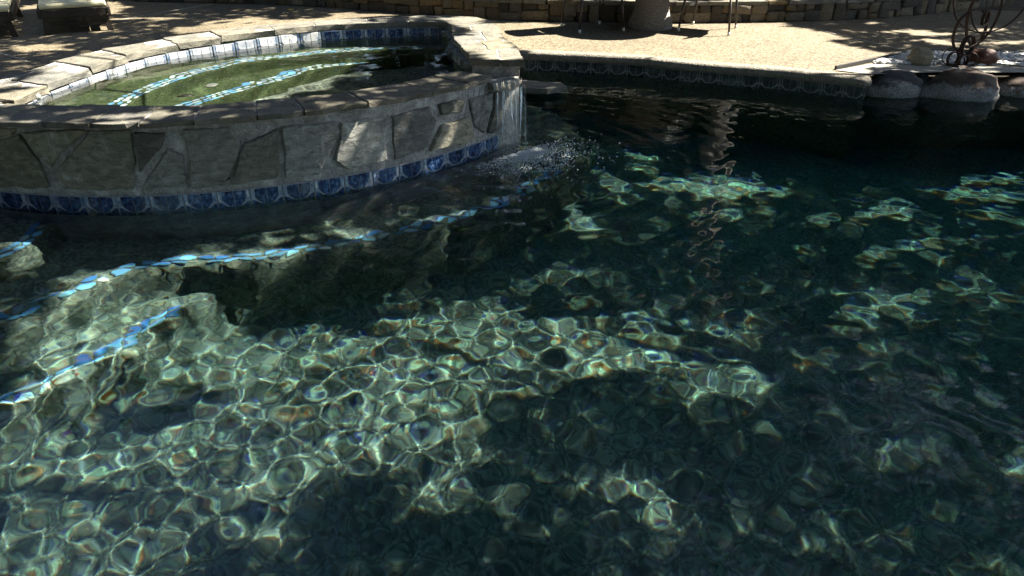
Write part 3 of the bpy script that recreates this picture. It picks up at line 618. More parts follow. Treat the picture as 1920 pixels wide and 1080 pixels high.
for k in range(3300):
    if k < 220:
        s = rs.random(); a0 = Vector((-.12, 4.52)).lerp(Vector((.14, 4.68)), s); q = Vector((a0.x + rs.gauss(.05, .06), a0.y + rs.gauss(-.05, .06), abs(rs.gauss(0, .04)))); r = rs.uniform(.0015, .0042)
    else:
        d = abs(rs.gauss(0, .17)) + (rs.random() < .2) * rs.uniform(0, .3); a = rs.uniform(-2.4, .9); q = Vector((.05 + d * math.cos(a) * 1.1, 4.55 + d * math.sin(a), rs.uniform(0, .012))); r = rs.uniform(.002, .0055)
    mb.add([(q.x + x * r, q.y + y * r, q.z + z * r) for x, y, z in OCT], OF, 0, True)
o = mb.build('splash', M['foam']); o['kind'] = 'stuff'; o['label'] = 'white droplets and bubbles where the spa spills into the pool'
# flat ledge stone beside the spa
mp = lambda u, v, h: (u, v, .03 + h)
me = slab_mesh([(-.05, 6.05), (.3, 6.02), (.47, 6.1), (.42, 6.24), (.1, 6.34), (-.06, 6.3)], .045, 77, .01, .05, mapf=mp); o = link('ledge_stone', me, None, [M['flag']])
prop(o, 'thin flat stone slab jutting from the spa just over the pool', 'stone slab')

# ------------------------------------------------------------------ low garden wall of stacked stone
wl_px = ((250, 3), (330, 5), (500, 8), (633, 15), (720, 23), (860, 31), (953, 38), (1160, 43), (1280, 43), (1380, 42), (1600, 38), (1780, 23))
wl = smooth_line([pt(x, y, Z_DECK) for x, y in wl_px] + [(7.0, 10.6)], 1)
gw = empty('garden_wall', (1.2, 8.9, Z_DECK)); prop(gw, 'low curved wall of stacked brown stone bordering the planting bed', 'garden wall'); bpy.context.view_layer.update()
WP = resample(wl, step=.02); HW = .235
def wall_pt(i): i = max(0, min(len(WP) - 1, int(i))); a = WP[max(0, i - 3)]; b = WP[min(len(WP) - 1, i + 3)]; t = (b - a).normalized(); return WP[i], t, Vector((t.y, -t.x))
mb = MB(); back = []; front = []
for i in range(0, len(WP), 4):
    p, t, n = wall_pt(i); front.append(p - n * .03); back.append(p - n * .26)
ribbon(mb, front, .1, Z_DECK + HW - .03, False, 0, True); nn = len(front)
mb.add([(p.x, p.y, Z_DECK + HW - .03) for p in front + back], [(i, i + 1, nn + i + 1, nn + i) for i in range(nn - 1)], 0, True)
under(mb.build('wall_core', M['soil'], None), gw)
STN = []
for k in range(10):
    rs2 = random.Random(900 + k); nx, nz = 4, 3; mb = MB(); vs = []
    for layer, dpt in ((0, .0), (1, .8), (2, 1.0)):
        for (x, z) in ((-.5, -.5), (0, -.52), (.5, -.5), (.52, 0), (.5, .5), (0, .52), (-.5, .5), (-.52, 0)):
            f = (1, .985, .80)[layer]; vs.append((x * f + rs2.uniform(-.06, .04), -dpt + rs2.uniform(-.18, .18) * (layer > 0), z * f + rs2.uniform(-.09, .07)))
    vs.append((rs2.uniform(-.1, .1), -1.08, rs2.uniform(-.1, .1)))
    fs = [(l * 8 + i, l * 8 + (i + 1) % 8, (l + 1) * 8 + (i + 1) % 8, (l + 1) * 8 + i) for l in range(2) for i in range(8)] + [(16 + i, 16 + (i + 1) % 8, 24) for i in range(8)]
    mb.add(vs, fs, 0, True); me = mb.mesh('wall_stone'); me.materials.append(M['wallstone']); STN.append(me)
def wall_stone(i, ln_, z0, hh):
    p, t, n = wall_pt(i + ln_ / .04)
    o = bpy.data.objects.new('wall_stone', random.choice(STN)); C.objects.link(o)
    o.location = (p.x - n.x * .03, p.y - n.y * .03, Z_DECK + z0 + hh / 2 + .002); o.rotation_euler = (random.uniform(-.05, .05), random.uniform(-.06, .06), math.atan2(t.y, t.x) + random.uniform(-.05, .05)); o.scale = (ln_ - .008, random.uniform(.03, .065), hh - .006); under(o, gw)
i = 0; HS = HW - .04
while i < len(WP) - 20:
    kind = random.random(); ln_ = random.uniform(.2, .36); sp = random.uniform(.06, .13); f = random.uniform(.35, .65)
    if kind < .2: ln_ *= .55; wall_stone(i, ln_, 0, HS)
    elif kind < .5: wall_stone(i, ln_, 0, sp); wall_stone(i, ln_ * f, sp, HS - sp); wall_stone(i + ln_ * f / .02, ln_ * (1 - f), sp, HS - sp)
    elif kind < .8: wall_stone(i, ln_, sp, HS - sp); wall_stone(i, ln_ * f, 0, sp); wall_stone(i + ln_ * f / .02, ln_ * (1 - f), 0, sp)
    else: ln_ *= .6; wall_stone(i, ln_, 0, sp); wall_stone(i, ln_, sp, HS - sp)
    i += ln_ / .02
i = 0; k = 0
while i < len(WP) - 20:
    ln_ = random.uniform(.22, .45); idx = [i + ln_ / .02 * s for s in (.02, .5, .98)]
    fr = [wall_pt(q)[0] + wall_pt(q)[2] * .02 for q in idx]; bk = [wall_pt(q)[0] - wall_pt(q)[2] * .27 for q in idx[::-1]]
    stone('cap_stone', fr + bk, .04, 1000 + k, M['wallstone'] if k % 4 == 3 else M['flag'], gw, lambda u, v, h: (u, v, Z_DECK + HW - .042 + h), jit=.008, step=.09); i += ln_ / .02; k += 1
# raised bed behind
bedp = [wall_pt(i)[0] - wall_pt(i)[2] * .25 for i in range(0, len(WP), 10)]
sheet('planting_bed', [[tuple(p) for p in bedp] + [(7.5, 16), (-9, 16), (-9, 11)]], Z_DECK + HW - .05, M['soil'], 'structure')

# ------------------------------------------------------------------ rocks, pebbles, sculpture
def rock(name, c, r, seed, mat, label, cat, amp=.16, flat=0, rz=0):
    import bmesh
    bm = bmesh.new(); bmesh.ops.create_icosphere(bm, subdivisions=4, radius=1); off = Vector((seed * 3.1, seed * 1.7, 0))
    for v in bm.verts:
        d = v.co.normalized(); k = 1 + amp * noise.noise(d * 1.5 + off) + amp * .5 * noise.noise(d * 3.4 + off) + amp * .25 * noise.noise(d * 8 + off) - amp * .5 * max(0, .25 - abs(noise.noise(d * 2.6 + off * 2))) + amp * .1 * noise.noise(d * 19 + off)
        v.co = Vector((d.x * r[0] * k, d.y * r[1] * k, d.z * r[2] * k))
    me = bpy.data.meshes.new(name); bm.to_mesh(me); bm.free(); me.shade_smooth()
    o = link(name, me, None, [mat]); o.location = c; o.rotation_euler = (0, 0, rz); prop(o, label, cat); o.cycles.is_caustics_receiver = True; return o
rock('boulder', (3.25, 6.17, .03), (.26, .17, .16), 3, M['rock_grey'], 'dark grey boulder with white waterline stain at the pool edge', 'boulder')
rock('boulder', (3.79, 6.10, .0), (.33, .21, .2), 9, M['rock_brown'], 'large brown boulder with thick white waterline crust between two other boulders', 'boulder', .2)
rock('boulder', (4.34, 6.18, .02), (.22, .16, .13), 14, M['rock_brown'], 'small brown boulder beside the large one, crusted white at the water', 'boulder')
rock('boulder', (3.51, 6.24, .10), (.07, .07, .05), 21, M['rock_grey'], 'small dark stone wedged between two boulders', 'stone')
rock('cobble', (3.60, 6.50, Z_DECK + .065), (.105, .085, .085), 31, M['cobble_tan'], 'rounded tan cobble on the white pebbles', 'cobble', .1, rz=-.5)
rock('cobble', (4.155, 6.50, Z_DECK + .06), (.12, .085, .08), 36, M['cobble_red'], 'rounded red cobble beside the iron sculpture', 'cobble', .12, rz=-.3)
bedpoly = [pt(x, y, Z_DECK) for x, y in ((1630, 121), (1716, 100), (1930, 103), (2100, 106), (2100, 128), (1930, 127), (1760, 123))]
sheet('pebble_bed', [bedpoly], Z_DECK + .004, M['ledge'], 'structure')
mb = MB(); rs = random.Random(8); cnt = 0
xs = [p[0] for p in bedpoly]; ys = [p[1] for p in bedpoly]
for k in range(4200):
    q = (rs.uniform(min(xs), max(xs)), rs.uniform(min(ys), max(ys)))
    if not in_poly(np.array([q]), bedpoly)[0]: continue
    r = rs.uniform(.012, .028); e = rs.uniform(.6, 1); a = rs.uniform(0, PI); z = Z_DECK + .008 + rs.random() * .016
    n1 = 6; vs = []
    for lz, f in ((-.6, .75), (0, 1), (.6, .72)):
        for j in range(n1): th = 2 * PI * j / n1 + a; vs.append((q[0] + math.cos(th) * r * f * rs.uniform(.88, 1.1), q[1] + math.sin(th) * r * f * e, z + lz * r * .7))
    vs.append((q[0], q[1], z + r * .62)); mb.add(vs, [(l * n1 + j, l * n1 + (j + 1) % n1, (l + 1) * n1 + (j + 1) % n1, (l + 1) * n1 + j) for l in range(2) for j in range(n1)] + [(12 + j, 12 + (j + 1) % n1, 18) for j in range(n1)], 0, True)
o = mb.build('white_pebbles', M['white_peb']); o['kind'] = 'stuff'; o['label'] = 'white pebbles filling the small bed by the pool'
for a, b in (((1566, 131), (1716, 99)), ((1716, 99), (2100, 106))):
    e = strip('bed_edging', pt(*a, Z_DECK), pt(*b, Z_DECK), .02, Z_DECK - .01, .045, M['steel_edge'], None); prop(e, 'dark edging strip along the %s side of the pebble bed' % ('slanting' if a[0] == 1566 else 'long back'), 'edging')
sheet('concrete_ledge', [[pt(x, y, Z_DECK) for x, y in ((1566, 133), (1630, 122), (1760, 124), (2100, 129), (2100, 138), (1760, 137), (1632, 141))]], Z_DECK + .008, M['ledge'], 'structure')
sculpt = empty('iron_sculpture', (3.93, 6.44, Z_DECK)); prop(sculpt, 'rusty iron sculpture of interlocked flat-bar rings standing on white pebbles', 'sculpture')
PXM = 214.0
def ring(cx, cz, rx, rz_, yaw, w=.02, t=.009, tilt=0, a0=0, a1=2 * PI, y=0, n=48):
    mb = MB(); vs = []; full = a1 - a0 > 6.2; n_ = n
    for i in range(n_ + (0 if full else 1)):
        a = a0 + (a1 - a0) * i / n_; ca, sa = math.cos(a), math.sin(a)
        for (dr, dw) in ((-t, -w), (t, -w), (t, w), (-t, w)):
            x = (rx + dr / 2) * ca; z = (rz_ + dr / 2) * sa; yy = dw / 2
            x, z = x * math.cos(tilt) - z * math.sin(tilt), x * math.sin(tilt) + z * math.cos(tilt)
            vs.append((cx + x * math.cos(yaw) - yy * math.sin(yaw), y + x * math.sin(yaw) + yy * math.cos(yaw), cz + z))
    m = len(vs) // 4; fs = []
    for i in range(m if full else m - 1):
        j = (i + 1) % m
        for k in range(4): fs.append((i * 4 + k, i * 4 + (k + 1) % 4, j * 4 + (k + 1) % 4, j * 4 + k))
    mb.add(vs, fs, 0, False); return mb.build('ring', M['rust'], sculpt)
def zx(zx_, zy_): return ((1600 + zx_ / 4.91 - 1803) / PXM, (118 - zy_ / 4.91) / (PXM * .88))
for (cx, cy_), r, yaw, w in (((1010, 310), 178, .35, .018), ((1090, 60), 275, -.25, .014), ((1110, 210), 60, .7, .018), ((1022, 420), 80, .5, .028), ((922, 520), 56, .3, .016), ((895, 500), 72, -.4, .008), ((1010, 528), 45, .2, .024), ((1075, 520), 50, -.6, .014)):
    x, z = zx(cx, cy_); ring(x, max(z, r / 4.91 / PXM / .95 * .98), r / 4.91 / PXM * 1.06, r / 4.91 / PXM / .95, yaw, w * 1.4, y=random.uniform(-.02, .02))
x, z = zx(1130, 170); ring(x + .02, z, .215, .30, .15, .03, a0=PI * .55, a1=PI * 1.5, y=.01); ring(x - .13, z + .02, .18, .30, -.2, .03, a0=-PI * .5, a1=PI * .35, y=-.015)
x, z = zx(1000, 100); ring(x + .2, z + .05, .26, .32, .1, .012, a0=PI * .6, a1=PI * 1.45, y=.02)
mb = MB(); mb.tube([(.05, 0, .075), (.25, -.02, .068), (.55, -.05, .045)], .004, 6); mb.tube([(.05, 0, .05), (.28, -.04, .03), (.55, -.08, .012)], .004, 6); mb.build('rod', M['rust'], sculpt)
mb = MB(); mb.tube([(-.02, 0, 0), (-.02, 0, .012), (-.02, 0, .018)], [.10, .10, .08], 16); mb.build('base', M['rust'], sculpt)

# ------------------------------------------------------------------ furniture
def lounger(loc, rz, label):
    t = empty('sun_lounger', loc, rz); prop(t, label, 'sun lounger', 'sun loungers on the deck'); W, Ln, Hh = .60, 1.95, .265
    def part(name, c, s, mat=M['wood'], par=t, bev=.006):
        mb = MB(); mb.box(c, s); o = mb.build(name, mat, par); b = o.modifiers.new('bevel', 'BEVEL'); b.width = bev; b.segments = 2; return o
    for s in (-1, 1): part('side_rail', (s * (W / 2 + .03), Ln / 2, Hh - .06), (.035, Ln, .085))
    part('end_rail', (0, .0175, Hh - .06), (W + .02, .03, .08)); part('end_rail', (0, Ln - .02, Hh - .06), (W + .02, .03, .08))
    for s in (-1, 1):
        for y in (.05, Ln - .3):
            mb = MB(); mb.add([(s * (W / 2 - .02) + dx * .03 + s * .025 * (1 - q), y + dy * .025, q * (Hh - .1)) for q in (0, 1) for dx, dy in ((-1, -1), (1, -1), (1, 1), (-1, 1))], [(3, 2, 1, 0), (4, 5, 6, 7), (0, 1, 5, 4), (1, 2, 6, 5), (2, 3, 7, 6), (3, 0, 4, 7)]); mb.build('leg', M['wood'], t)
    part('stretcher', (0, .05, .10), (W - .03, .03, .035)); part('stretcher', (0, Ln - .3, .12), (W - .03, .03, .035))
    part('handle_block', (.02, .03, Hh - .125), (.08, .05, .05))
    for k in range(14): part('slat', (0, .07 + k * .135, Hh - .028), (W, .09, .018))
    c = part('cushion', (0, .68, Hh + .012), (W + .04, 1.30, .055), M['cushion'], t, .02)
    c2 = part('back_cushion', (0, 1.64, Hh + .13), (W + .04, .66, .055), M['cushion'], t, .02); c2.rotation_euler = (0, 0, 0)
    c2.data.transform(__import__('mathutils').Matrix.Translation((0, 1.32, Hh + .012)) @ __import__('mathutils').Matrix.Rotation(.45, 4, 'X') @ __import__('mathutils').Matrix.Translation((0, -1.32, -Hh - .13)))
    return t
d = math.atan2(8.315 - 8.042, -4.463 + 4.948)
lounger((-4.70, 8.15, Z_DECK), d, 'wooden sun lounger with cream cushion, further from the pool spa wall joint line')['label'] = 'wooden sun lounger with cream cushion, next to the open deck'
lounger((-5.50, 7.72, Z_DECK), d, 'wooden sun lounger with cream cushion beyond its twin, cut off by the picture')['label'] = 'wooden sun lounger with cream cushion, its near leg standing before its twin'
def chair(legs, label):
    c = sum((Vector(p) for p in legs), Vector((0, 0))) / 4; t = empty('patio_chair', (c.x, c.y, Z_DECK)); prop(t, label, 'chair', 'patio chairs at the round table')
    sh = .43; tops = []
    for p in legs:
        q = Vector(p) - c; tp = q * .86; tops.append(tp); mb = MB(); mb.tube([(q.x, q.y, .022), (tp.x, tp.y, sh - .02)], [.011, .014], 8); mb.build('leg', M['metal'], t)
        mb = MB(); mb.tube([(q.x, q.y, 0), (q.x, q.y, .035)], .0145, 8); mb.build('foot_cap', M['cap'], t)
    me = slab_mesh([tuple(p * 1.1) for p in tops] if area2([tuple(p) for p in tops]) > 0 else [tuple(p * 1.1) for p in tops[::-1]], .06, 5, .002, .08, mapf=lambda u, v, h: (u, v, sh - .04 + h)); link('seat', me, t, [M['wicker_dark']])
    return t, tops, sh, c
def back_for(t, a, b, sh):
    mb = MB(); d_ = (b - a); n_ = Vector((d_.y, -d_.x)).normalized()
    if n_.dot(a) < 0: n_ = -n_
    K = 9; vs = []
    for s in (0, .018):
        for i in range(K):
            for z, o_ in ((sh, 0), (sh + .18, .03), (sh + .36, .07)):
                p = a.lerp(b, i / (K - 1)) + n_ * (o_ + s + .05 * math.sin(PI * i / (K - 1))); vs.append((p.x, p.y, z))
    fs = []
    for s in (0, 1):
        for i in range(K - 1):
            for k in range(2):
                q = s * K * 3 + i * 3 + k; f = (q, q + 3, q + 4, q + 1); fs.append(f if s else f[::-1])
    mb.add(vs, fs, 0, True); mb.build('backrest', M['wicker_dark'], t)
t, tops, sh, _ = chair([(0.736, 8.142), (1.231, 8.28), (1.017, 8.758), (0.567, 8.606)], 'patio chair with dark legs and white foot caps standing in the table shade'); back_for(t, tops[3], tops[0], sh)
t, tops, sh, _ = chair([(1.837, 8.28), (2.31, 7.976), (2.516, 8.458), (2.094, 8.72)], 'patio chair with dark legs and white foot caps standing in full sun'); back_for(t, tops[1], tops[2], sh)
tb = empty('patio_table', (1.56, 8.50, Z_DECK)); prop(tb, 'round patio table on a grey woven hourglass pedestal between two chairs', 'table')
prof = [(.0, .235), (.02, .245), (.06, .24), (.12, .21), (.2, .19), (.3, .182), (.4, .185), (.5, .205), (.6, .25), (.69, .31)]
mb = MB(); n = 56; vs = []; rows = 70
for j in range(rows):
    z = .69 * j / (rows - 1); r = np.interp(z, [p[0] for p in prof], [p[1] for p in prof])
    for i in range(n): a = 2 * PI * i / n; w = .004 * (1 if (i + j) % 2 else -1) + .0025 * math.sin(j * 2.1); vs.append(((r + w) * math.cos(a), (r + w) * math.sin(a), z))
mb.add(vs, [(j * n + i, j * n + (i + 1) % n, (j + 1) * n + (i + 1) % n, (j + 1) * n + i) for j in range(rows - 1) for i in range(n)], 0, False); mb.build('pedestal', M['wicker_grey'], tb)
mb = MB(); mb.tube([(0, 0, .69), (0, 0, .695), (0, 0, .72), (0, 0, .725)], [.56, .575, .575, .565], 48); mb.build('table_top', M['glass'], tb)

# ------------------------------------------------------------------ light through the trees: which ground stays sunny
def e_deck(px): return [Vector(pt(x, y, Z_DECK)) - S2 * (Z_DECK * COT) for x, y in px]
def e_z(px, z): return [Vector(pt(x, y, z)) - S2 * (z * COT) for x, y in px]
def e_pool(px, z): return [Vector(ptw(x, y, z)) + S2 * (-z * TAN_W) for x, y in px]
def e_spa(px, z): return [Vector(ptw(x, y, z, ZSW)) + S2 * ((ZSW - z) * TAN_W) - S2 * (ZSW * COT) for x, y in px]
def ell(cx, cy_, rx, ry, n=14): return [(cx + rx * math.cos(2 * PI * k / n), cy_ + ry * math.sin(2 * PI * k / n)) for k in range(n)]
LIT = [e_deck([(880, 70), (930, 44), (1250, 40), (1300, 43), (1490, 40), (1545, 62), (1640, 95), (1655, 118), (1640, 150), (1280, 119), (985, 100)]),
       e_deck(ell(1660, 45, 40, 3)), e_deck(ell(1720, 62, 70, 4)), e_deck(ell(1850, 57, 60, 4)), e_deck(ell(1790, 80, 80, 4)), e_deck(ell(1900, 80, 50, 3)),
       e_deck([(340, 50), (420, 38), (560, 34), (640, 24), (760, 28), (880, 34), (890, 50), (600, 44), (450, 55), (330, 62)]),
       e_deck(ell(75, 92, 80, 5)), e_deck(ell(30, 118, 40, 4)), e_deck(ell(150, 55, 60, 6)), e_deck(ell(260, 36, 70, 3)),
       e_deck(ell(150, 12, 110, 16)), e_deck(ell(0, 20, 45, 14)),
       e_z([(0, 128), (130, 92), (270, 70), (330, 76), (310, 110), (200, 140), (90, 175), (20, 195), (0, 195)], .52), e_z([(835, 28), (900, 28), (960, 70), (990, 112), (885, 112), (850, 60)], ZF), e_z(ell(640, 45, 120, 7), ZF),
       e_z(ell(300, 212, 100, 12), ZN), e_z(ell(470, 82, 60, 12), .5),
       e_spa([(40, 240), (100, 150), (200, 118), (330, 95), (420, 88), (520, 100), (640, 108), (660, 120), (600, 170), (590, 240)], ZB2 + .1), e_spa(ell(700, 96, 60, 6), ZB1),
       e_pool([(-60, 660), (60, 640), (200, 620), (360, 566), (470, 610), (640, 640), (800, 596), (960, 560), (1060, 590), (1250, 580), (1450, 600), (1480, 655), (1330, 690), (1180, 700), (1080, 690), (1000, 720), (830, 760), (940, 880), (850, 950), (700, 930), (620, 1010), (400, 1080), (200, 1130), (-80, 1150)], -1.1),
       e_pool(ell(1660, 560, 75, 45), -1.5), e_pool(ell(1180, 965, 130, 35), -1.15), e_pool(ell(1330, 770, 120, 30), -1.3), e_pool(ell(1330, 340, 170, 22), -1.4), e_pool(ell(1620, 330, 60, 12), -1.6), e_pool(ell(1850, 350, 90, 45), -1.7),
       e_pool(ell(1680, 390, 70, 16), -1.6), e_pool(ell(1150, 205, 110, 22), -1.1), e_pool(ell(860, 430, 60, 25), -.42), e_pool(ell(640, 430, 60, 12), -.42), e_pool(ell(1640, 640, 60, 15), -1.5), *[e_pool(ell(x, y, w, h_), ZBN) for x, y, w, h_ in ((60, 585, 70, 22), (170, 540, 50, 14), (300, 503, 60, 9), (420, 490, 50, 9), (540, 478, 40, 9), (660, 452, 30, 7), (770, 428, 30, 6))], e_pool(ell(30, 455, 40, 14), ZT), e_z(ell(1858, 160, 18, 26), .1)]
LITN = [np.array([tuple(p) for p in l]) for l in LIT]
TRUNK_LIT = Vector((3.2, 11.2))
rl = random.Random(44)
SPK = np.array([(rl.uniform(-2.2, 5.5), rl.uniform(1.0, 6.8), rl.uniform(.05, .15)) for _ in range(90)])
strip_ = [TRUNK_LIT - S2 * (1.2 * COT), TRUNK_LIT - S2 * (8 * COT)]
def sunny(P, jit=.17):
    Q = P + jit * np.stack([np.sin(P[:, 1] * 5.1 + 1.3) * .5 + np.sin(P[:, 0] * 11.3 + P[:, 1] * 7) * .5, np.sin(P[:, 0] * 4.3) * .5 + np.sin(P[:, 1] * 12.1 - P[:, 0] * 6) * .5], -1)
    r = np.zeros(len(P), bool)
    for l in LITN: r |= in_poly(Q, l)
    for x_, y_, r_ in SPK[~((SPK[:, 0] < .9) & (SPK[:, 1] > 2.9))]: r |= (Q[:, 0] - x_) ** 2 + (Q[:, 1] - y_) ** 2 < r_ * r_
    d = d_line(P, [tuple(p) for p in strip_]); return r | (d < .22)
def leaves(name, pos, size, mat, parent, up=.4):
    n = len(pos)
    nrm = rng.normal(size=(n, 3)); nrm[:, 2] = np.abs(nrm[:, 2]) + up; nrm /= np.linalg.norm(nrm, axis=1)[:, None]
    t = np.cross(nrm, rng.normal(size=(n, 3))); t /= np.linalg.norm(t, axis=1)[:, None]; b = np.cross(nrm, t)
    s = (size * rng.uniform(.6, 1.25, n))[:, None]
    V = np.stack([pos - t * s, pos + b * s * .42, pos + t * s, pos - b * s * .42], 1).reshape(-1, 3); Fq = np.arange(4 * n).reshape(n, 4)
    return link(name, np_mesh(name, V, Fq, False), parent, [mat])
def tree(name, base, height, pos, size, mat, bark, label, r0=.16, limbs=10, spread=None):
    base = Vector((base[0], base[1], .12)); t = empty(name, base); prop(t, label, 'tree', 'trees round the pool')
    mb = MB(); lean = Vector((random.uniform(-.3, .3), random.uniform(-.3, .3), 0)); top_ = base + Vector((0, 0, height)) + lean
    tp = [base.lerp(top_, k / 7) - base + Vector((.06 * math.sin(k * 1.7), .06 * math.cos(k * 2.1), 0)) * (k > 0) for k in range(8)]
    mb.tube(tp, [r0 * (1.25 if k == 0 else 1 - .8 * k / 7) for k in range(8)], 10)
    if len(pos):
        for k in range(limbs):
            e = Vector(pos[random.randrange(len(pos))]) - base; w_ = e + base
            if sunny(np.array([[w_.x - S2.x * w_.z * COT * g_, w_.y - S2.y * w_.z * COT * g_] for g_ in (.9, 1)])).any(): continue
            f = random.uniform(.45, .95); a = tp[int(f * 7)]; m = a.lerp(e, .5) + Vector((0, 0, .25)); rr = r0 * (.5 - .3 * f)
            mb.tube([a, a.lerp(m, .5) + Vector((0, 0, .05)), m, e], [rr, rr * .8, rr * .55, rr * .2], 6)
    mb.build('trunk', bark, t)
    if len(pos): leaves('crown', np.array(pos) - np.array(base)[None], size, mat, t)
    return t
# shade trees to the right of the pool, on the sun's side
trk = [(8.8, 3.2), (9.6, 6.6), (8.9, 12.6), (12.4, 13.2), (6.9, -.4)]
nL = 150000; q = np.stack([rng.uniform(-6.2, 7.2, nL), rng.uniform(-.8, 12.5, nL)], -1); h = rng.uniform(4.2, 8.6, nL)
cl = np.sin(q[:, 0] * 2.3 + h * 1.1) + np.sin(q[:, 1] * 2.9 - h * .9) + np.sin((q[:, 0] + q[:, 1]) * 1.7 + h * 2)
br = np.sin(q[:, 0] * 4.1 + 2 * np.sin(q[:, 1] * 2.2)) + np.sin(q[:, 1] * 5.3 + 1.7 * np.sin(q[:, 0] * 2.7)) + .6 * np.sin((q[:, 0] - q[:, 1]) * 9.1)
lit_ = sunny(q); wet = (q[:, 1] < 4.6) & (q[:, 0] > -1.8)
keep = (~lit_ | (lit_ & wet & (br > 1.6) & (rng.random(nL) < .6)) | (wet & (rng.random(nL) < .015))) & ((cl > -2.0) | (rng.random(nL) < .5)); q = q[keep]; h = h[keep]
pos = np.stack([q[:, 0] + S2.x * h * COT, q[:, 1] + S2.y * h * COT, h], -1)
own = np.argmin(np.stack([np.hypot(pos[:, 0] - a, pos[:, 1] - b) for a, b in trk], -1), -1)
lab = ['tall leafy tree beside the pool, its crown shading the water', 'tall leafy tree on the sunny side, its crown shading the boulders', 'tall leafy tree beyond the sculpture, its crown shading the deck', 'tall leafy tree behind the others on the sunny side', 'tall leafy tree at the near corner of the pool']
for i, b in enumerate(trk): tree('shade_tree', b, 7.2, pos[own == i], .085, M['leaf_a'], M['bark'], lab[i], .2, 16)
# dense dark trees behind the wall
bt = [(-10.5, 12.0, 8.5), (-7.2, 13.6, 9.0), (-4.0, 12.6, 8.2), (-1.0, 13.2, 9.2), (1.6, 12.6, 5.2), (4.6, 13.6, 6.6), (7.4, 13.2, 7.0), (10.5, 12.2, 8.6), (-12.5, 8.5, 8.0)]
bt += [(-9.0, 4.0, 11), (-8.0, .2, 11.5), (-6.6, -3.4, 11), (-3.0, -4.6, 12), (.8, -4.8, 11.5), (4.6, -4.4, 12)]  # unseen trees added to cut the sky light reaching the pool
words = ['beyond the loungers', 'behind the left loungers', 'behind the fallen leaf', 'behind the spa', 'behind the patio table', 'behind the bare pale trunk', 'behind the sculpture', 'at the far corner of the deck', 'at the end of the row past the loungers', 'left of the spa, added to block sky light', 'left of the steps, added to block sky light', 'at the near left corner, added to block sky light', 'behind the viewer on the left, added to block sky light', 'straight behind the viewer, added to block sky light', 'behind the viewer on the right, added to block sky light']
for i, (x, y, hh) in enumerate(bt):
    n = 9000; p = rng.normal(size=(n, 3)); p /= np.linalg.norm(p, axis=1)[:, None]; p *= (rng.random(n) ** .4)[:, None]
    lump = 1 + .22 * np.sin(p[:, 0] * 7 + i) * np.sin(p[:, 2] * 6 + i * 2) + .15 * np.sin(p[:, 1] * 9)
    p = p * lump[:, None] * np.array([2.3, 1.8, hh * .47]) * (np.array([1.35, 1.6, 1]) if i > 8 else 1) + np.array([x, y, hh * .52])
    qq = p[:, :2] - np.array([S2.x, S2.y]) * (p[:, 2] * COT)[:, None]; p = p[(p[:, 2] > .5) & ~(sunny(qq) & (qq[:, 1] < 11))]
    tree('dense_tree', (x, y), hh * .8, p, .23, M['leaf_b'], M['bark'], 'dense dark green tree ' + words[i], .17, 8)
tp = tree('bare_tree', tuple(TRUNK_LIT), 7.5, np.array([(3.0, 11.3, 8.0), (3.6, 11.0, 8.3), (2.6, 11.4, 8.4), (3.3, 11.6, 8.8)]), .2, M['leaf_b'], M['palebark'], 'tree with a bare pale trunk rising behind the wall', .24, 4)

# ------------------------------------------------------------------ planting along the wall, fallen leaf
def tuft(px, back, n, ln_, mat, name, label, cat, w=.012):
    i = min(range(len(WP)), key=lambda k: abs(WP[k].x - pt(px, 30, Z_DECK)[0])); p, t_, nn = wall_pt(i); p = p - nn * back
    mb = MB()
    for k in range(n):
        a = random.uniform(0, 2 * PI); l = ln_ * random.uniform(.5, 1.1); d_ = Vector((math.cos(a), math.sin(a), 0)); s_ = d_.cross(Vector((0, 0, 1))); ou = random.uniform(.3, .9); ww = w * random.uniform(.7, 1.3)
        pts = [d_ * (l * ou * t) + Vector((0, 0, l * (t * (1.5 - ou * t)) * .8)) for t in (0, .35, .7, 1)]; wd = [ww * .6, ww, ww * .8, .001]
        mb.add([tuple(q + s_ * e * v) for q, v in zip(pts, wd) for e in (-1, 1)], [(2 * j, 2 * j + 1, 2 * j + 3, 2 * j + 2) for j in range(3)])
    o = mb.build(name, mat); o.location = (p.x, p.y, Z_DECK + HW - .05); prop(o, label, cat)
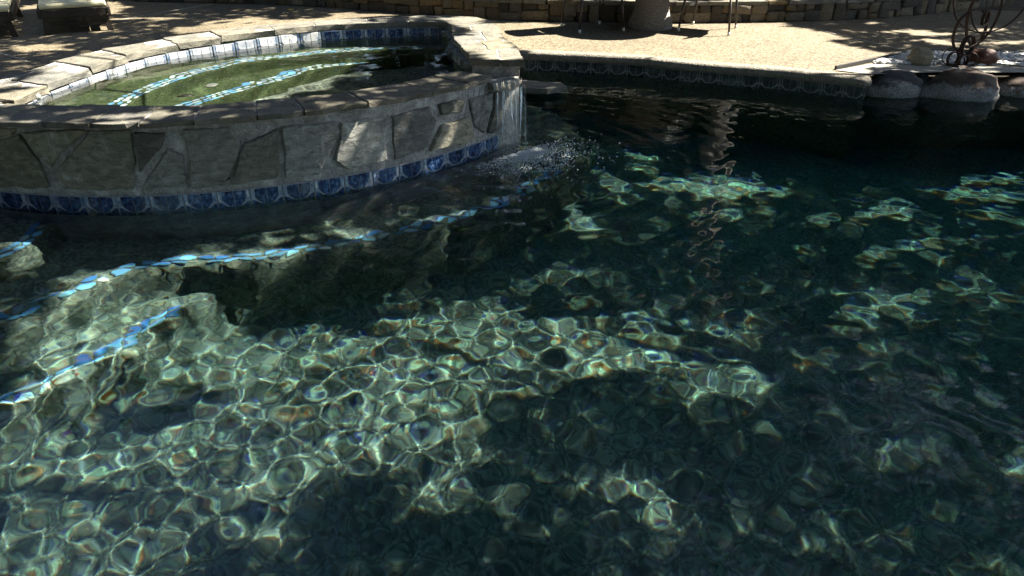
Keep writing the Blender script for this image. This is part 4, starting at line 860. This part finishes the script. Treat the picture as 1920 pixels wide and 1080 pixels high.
tuft(865, .5, 70, .22, M['leaf_r'], 'red_plant', 'low red-leaved plant on the bed behind the spa', 'plant', .02)
tuft(1140, .42, 80, .26, M['leaf_g'], 'strap_leaf_plant', 'bright green strap-leaved plant behind the chair in shade', 'plant', .014)
tuft(1060, .6, 60, .2, M['leaf_a'], 'low_shrub', 'small dark green plant on the bed beside the bright one', 'plant', .02)
tuft(1430, .35, 60, .17, M['wood'], 'dry_tuft', 'dry brown tangle of stems lying on the wall end', 'dry plant', .004)
tuft(1560, .5, 90, .3, M['leaf_a'], 'low_shrub', 'leafy dark plant behind the wall, right of the white stone', 'plant', .025); tuft(1700, .5, 90, .32, M['leaf_b'], 'low_shrub', 'dark plant behind the grey stretch of wall by the sculpture', 'plant', .03)
tuft(760, .5, 70, .25, M['leaf_b'], 'low_shrub', 'dark low plant where the wall rounds the spa', 'plant', .02)
for px, bk, r, mt, lb in ((1045, .5, (.13, .1, .09), 'cobble_tan', 'tan rock on the bed behind the shaded chair'), (990, .55, (.2, .14, .1), 'cobble_tan', 'broad tan rock on the bed beside the spa'), (1505, .2, (.06, .05, .045), 'white_peb', 'small white stone sitting on the wall'), (1310, .5, (.15, .12, .1), 'cobble_tan', 'tan rock on the bed behind the sunlit chair'), (1385, .45, (.28, .1, .07), 'cobble_red', 'long reddish rock on the bed by the dry tangle')):
    i = min(range(len(WP)), key=lambda k: abs(WP[k].x - pt(px, 40, Z_DECK)[0])); p, t_, nn = wall_pt(i); p = p - nn * bk
    rock('garden_rock', (p.x, p.y, Z_DECK + HW - .02 + r[2] * .5), r, px, M[mt], lb, 'rock', .15)
p = pt(545, 21, Z_DECK); mb = MB(); mb.add([(-.06, 0, .0), (-.02, -.035, .015), (.03, -.03, .01), (.06, 0, .03), (.03, .03, .012), (-.02, .035, .02), (0, 0, .012)], [(0, 1, 6), (1, 2, 6), (2, 3, 6), (3, 4, 6), (4, 5, 6), (5, 0, 6)])
o = mb.build('fallen_leaf', M['leaf_y']); o.location = (p[0], p[1], Z_DECK + .006); prop(o, 'single curled yellow leaf lying on the deck by the wall', 'leaf')
